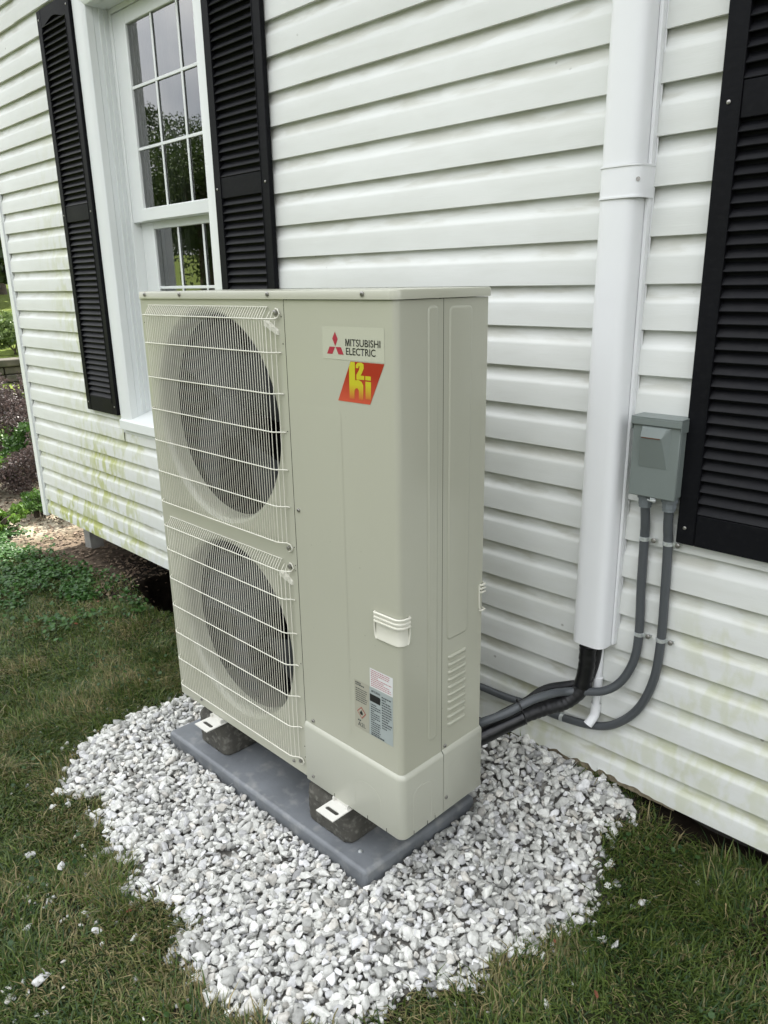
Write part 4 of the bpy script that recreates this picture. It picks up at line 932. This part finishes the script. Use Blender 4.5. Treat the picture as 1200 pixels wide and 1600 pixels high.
def stones(xs, ys, zs_, sz, name, label=None, cat=None, kind='stuff', tilt=.5):
    n = len(xs); R = rotmats(n, tilt); pk = rng.integers(0, len(protos), n); V = []; F = []; C = []; base = 0
    g = rng.random(n); br = np.clip(rng.normal(.59, .095, n), .37, .78)
    dark = g < .14; br = np.where(dark, rng.uniform(.24, .44, n), br); tint = rng.random(n)
    colr = np.stack([br*np.where(tint < .10, 1.0, 1.0), br*np.where(tint < .10, .965, 1.0), br*np.where(tint < .10, .88, np.where(tint > .8, .99, .94))], 1)
    for k in range(len(protos)):
        idx = np.where(pk == k)[0]; pv, pf = protos[k]
        if not len(idx): continue
        vv = np.einsum('nij,mj->nmi', R[idx], pv)*sz[idx][:, None, None]+np.stack([xs[idx], ys[idx], zs_[idx]], 1)[:, None, :]
        m_ = len(pv); V.append(vv.reshape(-1, 3)); F.append((pf[None]+(np.arange(len(idx))*m_)[:, None, None]+base).reshape(-1, 3)); C.append(np.repeat(colr[idx], m_, 0)); base += m_*len(idx)
    return np_mesh(name, np.concatenate(V), [np.concatenate(F)], np.concatenate(C), M['gravel'], label, cat, kind=kind)
def layer(step, jit):
    xs = np.arange(-.40, 1.55, step); ys = np.arange(-.62, .70, step*.87); X, Y = np.meshgrid(xs, ys); X = X+(np.arange(len(ys)) % 2)[:, None]*step/2
    X = X.ravel()+rng.normal(0, jit, X.size); Y = Y.ravel()+rng.normal(0, jit, Y.size); return X, Y
XX, YY, ZZ, SS = [], [], [], []
for li, (st, zo) in enumerate(((.0185, .002), (.0195, .012), (.024, .0205))):
    X, Y = layer(st, st*.30); d = pdist(X, Y)+.05*(vnoise(X, Y, 14, 60)-.5)+rng.normal(0, .008, len(X))
    keep = (d > .004+li*.012) & (~in_pad(X, Y, .008)) & (Y < WY-.018)
    if li == 2: keep &= rng.random(len(X)) < .8
    X, Y, d = X[keep], Y[keep], d[keep]
    sz = np.clip(rng.lognormal(math.log(.0238), .34, len(X)), .011, .046)
    z = gz(X, Y)+zo*sstep(-.01, .10, d)+sz*.18+rng.normal(0, .0022, len(X))
    nearpad = in_pad(X, Y, .03); z = np.where(nearpad, np.minimum(z, np.maximum(gz(X, Y)+.010, -.170)), z)
    XX.append(X); YY.append(Y); ZZ.append(z); SS.append(sz)
stones(np.concatenate(XX), np.concatenate(YY), np.concatenate(ZZ), np.concatenate(SS), 'gravel', 'bed of crushed white marble gravel around the grey pad', 'gravel')
# sparse scatter in the turf round the bed
n = 5200; X = rng.uniform(-.6, 1.75, n); Y = rng.uniform(-.95, .6, n); d = pdist(X, Y); pr_ = np.exp(d/.05)*.9 + sum(.75*np.exp(-(((X-qx)/rx)**2+((Y-qy)/ry)**2)) for qx, qy, rx, ry in ((.372, -.655, .10, .045), (.62, -.80, .09, .06), (.50, -.60, .05, .04))) + .25*(fbm(X, Y, 6, 77) > .70)*(d > -.30)*(X < .8)
kp = (d < .01) & (rng.random(n) < pr_); X, Y = X[kp], Y[kp]; sz = np.clip(rng.lognormal(math.log(.017), .3, len(X)), .009, .03)
stones(X, Y, gz(X, Y)+.004, sz, 'scattered_gravel', 'scatter of small white stones in the turf round the gravel bed', 'gravel')
# single stray stones that can be picked out
stray = [((1.512, .395), .036, 'largest stray white stone in the grass, right of the gravel near the siding'), ((1.484, .238), .034, 'stray white stone just off the right edge of the gravel bed, left of a pair'), ((1.512, .246), .030, 'right-hand stone of the stray pair beside the gravel edge'),
         ((.20, -.62), .034, None), ((.305, -.575), .030, None), ((.57, -.60), .032, None), ((.44, -.72), .028, None), ((.62, -.76), .036, None)]
def px2(px, z=-.185):
    return None
STRAYL = ['loose white stone furthest left in the grass beside the gravel bed', 'loose white stone in the grass just left of the gravel notch', 'loose white stone nearest the ragged lower left edge of the gravel', 'loose white stone in the middle of the lower left lawn', 'biggest loose white stone at the lower left corner of the lawn']
for i, ((x, y), s_, lb_) in enumerate(stray):
    pv, pf = protos[(i*5+3) % 36]; me = bpy.data.meshes.new('stray_stone'); me.from_pydata([tuple(v*s_) for v in pv], [], [tuple(f) for f in pf]); me.materials.append(M['gravel'])
    a = me.color_attributes.new('Col', 'FLOAT_COLOR', 'POINT'); a.data.foreach_set('color', np.tile(np.array([.56, .56, .54, 1], np.float32), len(pv)))
    o = link('stray_stone', me); o.location = (x, y, float(gz(x, y))+.013); o.rotation_euler = (RND.uniform(-.4, .4), RND.uniform(-.4, .4), RND.uniform(0, 6))
    tag(o, lb_ or STRAYL[i-3], 'stone', 'stray white stones in the grass')

# ------------------------------------------------------------------ grass
def leafpatch(n_try, xr, yr, dens):
    X = rng.uniform(*xr, n_try); Y = rng.uniform(*yr, n_try); k = rng.random(n_try) < dens(X, Y); return X[k], Y[k]
def turf_density(X, Y):
    d = pdist(X, Y); m_ = 1-sstep(.004, .036, d + .035*(vnoise(X, Y, 30, 90)-.5)); m_ = m_*(1-.85*dirtmask(X, Y)); m_ *= 1-sstep(.60, .70, Y + .1*(vnoise(X, Y, 10, 91)-.5))
    m_ *= .45+.55*sstep(.30, .55, fbm(X, Y, 7, 92)); m_ *= np.where(X < -2.75, (Y < -.15), 1); m_ *= ~in_pad(X, Y, .02)
    return m_
def blades(X, Y, name, label, hmean=.034, wid=.0021, lean=1.0):
    n = len(X); Zg = gz(X, Y); a = rng.uniform(0, 2*np.pi, n); clump = vnoise(X, Y, 9, 93)
    a = a*.5+2*np.pi*vnoise(X, Y, 4, 96)*2.0*.5+rng.normal(0, .5, n)
    H = hmean*rng.lognormal(0, .33, n)*(.65+.7*clump); ln = np.clip(rng.normal(.85*lean, .38, n), .1, 1.9); w = wid*rng.uniform(.6, 1.35, n)
    dx, dy = np.cos(a), np.sin(a); sx_, sy_ = -dy, dx
    def pt(t, side):
        ang = ln*t**.9*1.25; hor = H*t*np.sin(np.minimum(ang, 1.5)); ver = H*t*np.cos(np.minimum(ang, 1.52)); ww = w*(1-t)**.6 if t < 1 else 0*w
        return np.stack([X+dx*hor+sx_*side*ww, Y+dy*hor+sy_*side*ww, Zg-.004+ver+.001], 1)
    V = np.stack([pt(0, -1), pt(0, 1), pt(.5, 1), pt(.5, -1), pt(1, 0)], 1).reshape(-1, 3); b = np.arange(n)*5
    Q = np.stack([b, b+1, b+2, b+3], 1); T = np.stack([b+3, b+2, b+4], 1)
    g1, g2, g3, st = np.array((.050, .090, .016)), np.array((.120, .160, .034)), np.array((.030, .065, .026)), np.array((.27, .22, .11))
    p = fbm(X, Y, 5, 94); r = rng.random(n); C = mixc(np.tile(g1, (n, 1)), np.tile(g2, (n, 1)), np.clip(r*.7+.5*(p-.5)+.1, 0, 1)); C = mixc(C, np.tile(g3, (n, 1)), (rng.random(n) < .25)*.8)
    straw = rng.random(n) < .13+.42*sstep(.46, .68, fbm(X, Y, 4.2, 95)); C = mixc(C, np.tile(st, (n, 1)), straw*rng.uniform(.35, 1, n)); C *= rng.uniform(.75, 1.25, n)[:, None]
    return np_mesh(name, V, [Q, T], np.repeat(C, 5, 0), M['blade'], label, 'grass', kind='stuff')
Xs, Ys = [], []
for (n, xr, yr, f) in ((300000, (-.75, 2.35), (-1.25, .70), 1.0), (190000, (-3.6, -.3), (-1.25, .70), 1.0)):
    X, Y = leafpatch(n, xr, yr, turf_density); Xs.append(X); Ys.append(Y)
blades(np.concatenate(Xs), np.concatenate(Ys), 'lawn_grass', 'short mown lawn grass with straw patches around the gravel')
X, Y = leafpatch(30000, (-6, 3), (-3.2, -1.1), turf_density); blades(X, Y, 'near_lawn_grass', 'lawn grass in the foreground', .04, .004)
# longer tufts by the wall on the right and round the gravel rim
def tuft(X, Y): d = pdist(X, Y); return np.maximum(np.exp(-((d+.03)/.03)**2)*sstep(.45, .62, fbm(X, Y, 9, 97))*.8, (X > 1.28)*sstep(.35, .6, Y)*(Y < .655)*sstep(.35, .6, fbm(X, Y, 6, 98))*.55)*(d < .012)
X, Y = leafpatch(30000, (-.6, 2.3), (-.7, .66), tuft); blades(X, Y, 'tall_grass', 'longer grass tufts along the gravel rim and the foot of the siding', .054, .0022, .75)

# ground cover of rounded leaves, and leaf litter
def leaves(X, Y, Z, size, cols, name, label, cat, tilt=.5, mat_='leaf', kind='stuff', pointed=False, parent=None):
    n = len(X); R = rotmats(n, tilt); k = 6; ang = np.linspace(0, 2*np.pi, k, endpoint=False)
    pv = np.stack([np.cos(ang)*.5, np.sin(ang)*.5*(.55 if pointed else .85), np.abs(np.sin(ang))*.10], 1)
    vv = np.einsum('nij,mj->nmi', R, pv)*size[:, None, None]+np.stack([X, Y, Z], 1)[:, None, :]
    F = np.arange(k)[None, :]+(np.arange(n)*k)[:, None]
    return np_mesh(name, vv.reshape(-1, 3), [F], np.repeat(cols, k, 0), M[mat_], label, cat, kind=kind, parent=parent)
def cover_d(X, Y):
    return sstep(-.12, .28, Y+.12*(fbm(X, Y, 5, 41)-.5)+.10*(X+2)*-.3)*(1-sstep(.58, .72, Y))*sstep(-3.7, -3.2, X)*(1-sstep(-1.55, -1.15, X+.4*(fbm(X, Y, 5, 42)-.5)))*sstep(.30, .5, fbm(X, Y, 6, 43))*(1-.9*dirtmask(X, Y))
X, Y = leafpatch(26000, (-3.7, -1.0), (-.3, .75), cover_d); n = len(X); t = rng.random(n)
C = mixc(np.tile((.025, .078, .016), (n, 1)), np.tile((.07, .16, .032), (n, 1)), t)
leaves(X, Y, gz(X, Y)+rng.uniform(.012, .05, n), rng.uniform(.014, .030, n), C, 'ground_ivy', 'low creeping green weeds below the left end of the siding', 'ground cover', .38)
def weed_d(X, Y): return .30*sstep(.55, .68, fbm(X, Y, 6, 44))*(pdist(X, Y) < -.02)
X, Y = leafpatch(14000, (-2.6, 2.0), (-1.1, .62), weed_d); n = len(X); C = mixc(np.tile((.022, .058, .016), (n, 1)), np.tile((.05, .105, .026), (n, 1)), rng.random(n))
leaves(X, Y, gz(X, Y)+rng.uniform(.015, .032, n), rng.uniform(.009, .018, n), C, 'clover', 'scattered clover leaves among the lawn blades', 'clover', .4)
def lit_d(X, Y): return dirtmask(X, Y)*.7+.9*(Y > .7)*(X > -2.9)*(X < -1.6)*.6+.9*(X < -2.9)*(X > -6)*(Y > -.2)
X, Y = leafpatch(16000, (-6, -1.0), (.0, 2.4), lit_d); n = len(X); t = rng.random(n)
C = mixc(np.tile((.08, .052, .036), (n, 1)), np.tile((.25, .19, .13), (n, 1)), t)
leaves(X, Y, gz(X, Y)+rng.uniform(.003, .012, n), rng.uniform(.012, .035, n), C, 'leaf_litter', 'dry brown leaf litter and wood chips under the left house corner', 'leaf litter', .25, 'litter', pointed=True)
X, Y = leafpatch(420, (-2.2, 1.9), (-1.0, .5), lambda X, Y: .10*(pdist(X, Y) < 0)*(fbm(X, Y, 3, 55) > .5)); n = len(X)
leaves(X, Y, gz(X, Y)+.03, rng.uniform(.012, .024, n), np.tile((.15, .055, .03), (n, 1))*rng.uniform(.7, 1.3, (n, 1)), 'fallen_leaves', 'few reddish brown fallen leaves on the lawn', 'fallen leaves', .3, 'litter', pointed=True)

# ------------------------------------------------------------------ plants and trees
def crown(cx_, cy_, cz, rx, ry, rz, n, size, c0, c1, parent, name='crown', clumps=26, seed=1, cone=False):
    r = np.random.default_rng(seed); k = clumps; u = r.normal(0, 1, (k, 3)); u /= np.linalg.norm(u, axis=1)[:, None]; u *= r.uniform(.35, 1, (k, 1))
    if cone:
        h = r.uniform(-1, 1, k); rad = (1-h)/2*r.uniform(.5, 1, k); a = r.uniform(0, 6.28, k); u = np.stack([rad*np.cos(a), rad*np.sin(a), h], 1)
    cc = u*np.array([rx, ry, rz])*.82; cr_ = r.uniform(.22, .42, k)*min(rx, ry, rz); ci = r.integers(0, k, n)
    p = r.normal(0, 1, (n, 3)); p /= np.linalg.norm(p, axis=1)[:, None]; p *= r.uniform(.45, 1.1, (n, 1))
    pos = cc[ci]+p*cr_[ci][:, None]*np.array([1.15, 1.15, .75])+np.array([cx_, cy_, cz]); t = np.clip(r.random(n)*.7+(r.random(k)[ci])*.3, 0, 1)
    C = np.array(c0)[None]*(1-t[:, None])+np.array(c1)[None]*t[:, None]; base = Vector(parent.location)
    o = leaves(pos[:, 0]-base.x, pos[:, 1]-base.y, pos[:, 2]-base.z, r.uniform(.6, 1.3, n)*size, C, name, None, None, 1.1, 'leaf', kind=None, pointed=True, parent=parent)
    return cc+np.array([cx_, cy_, cz])
def tree(x, y, h, r, label, seed=1, n=9000, leaf=.13, c0=(.025, .05, .012), c1=(.075, .13, .025), cone=False, cat='tree', group=None, trunk=.16):
    z = float(gz(x, y)); t = empty('tree', (x, y, z), label, cat, group); rr = random.Random(seed)
    zc = z+h*(.60 if not cone else .55); rz = h*(.40 if not cone else .45)
    cc = crown(x, y, zc, r, r, rz, n, leaf, c0, c1, t, seed=seed, clumps=34, cone=cone)
    mb = MB(); lean = rr.uniform(-.05, .05)*h
    pts = [Vector((0, 0, -.1)), Vector((lean*.3, 0, h*.25)), Vector((lean*.6, lean*.2, h*.5)), Vector((lean, 0, h*.85))]; sp = smooth_path(pts, 5)
    mb.tube(sp, trunk, 9, rfun=lambda i: trunk*(1-.85*i/len(sp))+.01); mb.build('trunk', M['bark'], t)
    for i in range(7):
        e = Vector(cc[rr.randrange(len(cc))])-Vector((x, y, z)); s_ = pts[1].lerp(pts[3], rr.uniform(.1, .8)); mb = MB()
        mb.tube(smooth_path([s_, s_.lerp(e, .5)+Vector((0, 0, .1)), e], 4), trunk*.3, 6, rfun=lambda j: trunk*.32*(1-j/10)+.006); mb.build('limb', M['bark'], t)
    return t
def shrub(x, y, r, h, label, seed, n, leaf, c0, c1, name='shrub', cat='shrub', group=None, z=None):
    zg = float(gz(x, y)); t = empty(name, (x, y, zg), label, cat, group); rr = random.Random(seed)
    cc = crown(x, y, zg+h*.52, r, r, h*.5, n, leaf, c0, c1, t, name='foliage', seed=seed, clumps=22)
    mb = MB()
    for i in range(8):
        e = Vector(cc[rr.randrange(len(cc))])-Vector((x, y, zg)); mb.tube(smooth_path([(rr.uniform(-.04, .04), rr.uniform(-.04, .04), -.03), e*.5+Vector((0, 0, .05)), e], 3), .008, 5)
    mb.build('stems', M['bark'], t); return t
PUR0, PUR1 = (.020, .018, .015), (.115, .080, .075)
GR0, GR1 = (.05, .11, .02), (.16, .28, .045)
shrub(-4.0, 1.14, .45, .66, 'purple leaved shrub nearest the left house corner', 31, 9000, .022, PUR0, PUR1, group='purple leaved shrubs left of the house')
shrub(-4.9, 1.38, .58, .82, 'middle purple leaved shrub in the bed left of the house', 32, 9000, .025, PUR0, PUR1, group='purple leaved shrubs left of the house')
shrub(-5.9, 1.75, .6, .82, 'purple leaved shrub furthest from the house, by the sunny lawn', 33, 4200, .032, PUR0, PUR1, group='purple leaved shrubs left of the house')
shrub(-4.35, .80, .24, .36, 'broad leaved green plant at the left edge among purple shrubs', 34, 420, .10, GR0, GR1, 'leafy_plant', 'plant')
shrub(-5.3, 2.0, .30, .60, 'yellow green leafy plant growing between purple shrubs', 35, 900, .07, (.09, .16, .02), (.22, .34, .04), 'leafy_plant', 'plant')
shrub(-3.35, .50, .26, .20, 'low bright green weed on the mulch beside the lawn edge', 36, 1500, .030, GR0, GR1, 'leafy_plant', 'plant')
shrub(-3.35, 1.0, .20, .30, 'small green plant in shade below the corner trim', 37, 800, .032, (.035, .08, .018), (.09, .18, .035), 'leafy_plant', 'plant')
shrub(-4.5, 1.22, .32, .60, 'dark green leafy shrub growing between the two nearest purple shrubs', 38, 2600, .040, (.02, .05, .012), (.07, .15, .028), 'leafy_plant', 'plant')
shrub(-5.5, 1.35, .40, .50, 'green leafy plant behind the middle purple shrub at the photo edge', 39, 2200, .045, (.03, .07, .015), (.10, .20, .035), 'leafy_plant', 'plant')
shrub(-3.55, .86, .20, .22, 'short green weeds at the foot of the nearest purple shrub', 40, 1500, .026, (.03, .07, .015), (.10, .20, .035), 'leafy_plant', 'plant')
# dry stone wall across the far lawn
sw = empty('stone_wall', (-11.2, 3.6, float(gz(-11.2, 3.6))), 'low dry stone retaining wall across the far lawn', 'stone wall')
for row in range(4):
    y = -1.5+RND.uniform(0, .3)
    while y < 9.5:
        w = RND.uniform(.25, .62); mb = MB(); z = -.16+row*.125; h = .115
        mb.box((-.22+RND.uniform(-.04, .04), y-3.6+.008, z-float(0)+.10), (.16+RND.uniform(-.04, .04), y-3.6+w-.012, z+h+.10)); mb.build('stone', M['stonewall'], sw, bevel=.018, seg=2); y += w
sw.location.z = -.19
for i, (x, y, r, h) in enumerate(((-12.6, 4.1, .7, .8), (-13.4, 4.6, .85, 1.0), (-14.2, 5.7, .9, 1.1), (-12.4, 2.7, .7, .8))):
    shrub(x, y, r, h, ['pale green shrub standing over the stone wall, nearest the house corner', 'pale green shrub over the stone wall, second beyond the corner', 'pale green shrub over the stone wall, hidden mostly by the house', 'pale green shrub over the stone wall at the far left'][i], 50+i, 2600, .075, (.06, .10, .03), (.20, .27, .09), group='shrubs above the stone wall')
far = [(-23, 7.6, 6.5, 3.4), (-30, 9.6, 10, 4.2), (-27, 11.5, 10, 3.8), (-31, 6.0, 11, 4.6), (-20.5, 6.2, 5.5, 2.3), (-36, 11.5, 14, 5.5), (-24, 4.9, 8, 3.4), (-18.5, 6.6, 3.0, 1.6)]
FARL = ['dark tree beyond the stone wall, nearest above the pale shrubs at the left edge', 'tall dark tree far behind the stone wall, half hidden by the corner trim', 'tall dark tree behind the house corner, beyond the far lawn', 'tall dark tree rising at the left edge behind the others', 'low spreading dark tree standing just beyond the pale shrubs', 'tallest dark tree at the very back of the yard', 'broad dark tree left of the stone wall view', 'small rounded dark tree close behind the stone wall']
for i, (x, y, h, r) in enumerate(far):
    tree(x, y, h, r, FARL[i], 70+i, 5200, .30, (.018, .032, .008), (.055, .085, .018), group='trees beyond the stone wall', trunk=.2)
# overhanging branch tree whose low leaves show at the left edge
tree(-10.2, 4.6, 6.0, 1.7, 'leafy tree hanging over the far lawn near the house corner', 91, 7000, .13, (.035, .06, .012), (.11, .17, .03), trunk=.10)
# trees on the street side, mirrored in the window
front = [(-14.2, -7.6, 4.6, 2.0, 0), (-17.5, -10.0, 5.5, 2.6, 0), (-14.5, -9.2, 4.9, 2.0, 0), (-12.5, -9.2, 5.7, 1.3, 1), (-15.5, -12.5, 6.4, 2.4, 0), (-19.5, -8.9, 6.6, 2.0, 0), (-9, -11, 6.5, 2.3, 0), (-4, -13, 7.5, 2.8, 0), (2, -13.5, 7, 2.8, 0), (8, -12, 8, 3, 0), (14, -9, 8, 3, 0)]
FRONTL = ['leafy tree mirrored low in the left panes of the window', 'broad tree mirrored in the middle panes of the window', 'round tree mirrored behind the curtain side of the window', 'narrow pointed tree mirrored in the right panes of the window', 'wide tree standing behind the pointed one in the front yard', 'tree mirrored at the far left of the window behind the curtain reflection']
for i, (x, y, h, r, cn_) in enumerate(front):
    tree(x, y, h, r, (FRONTL[i] if i < 6 else 'leafy tree standing across the front yard, out of view except in reflections'), 110+i, 20000 if i < 6 else 3500, .075 if i < 6 else .24, (.02, .04, .01), (.07, .11, .022), cone=bool(cn_), group='trees in the front yard')
print('objects', len(bpy.data.objects), 'tris', sum(len(o.data.polygons) for o in bpy.data.objects if o.type == 'MESH'))
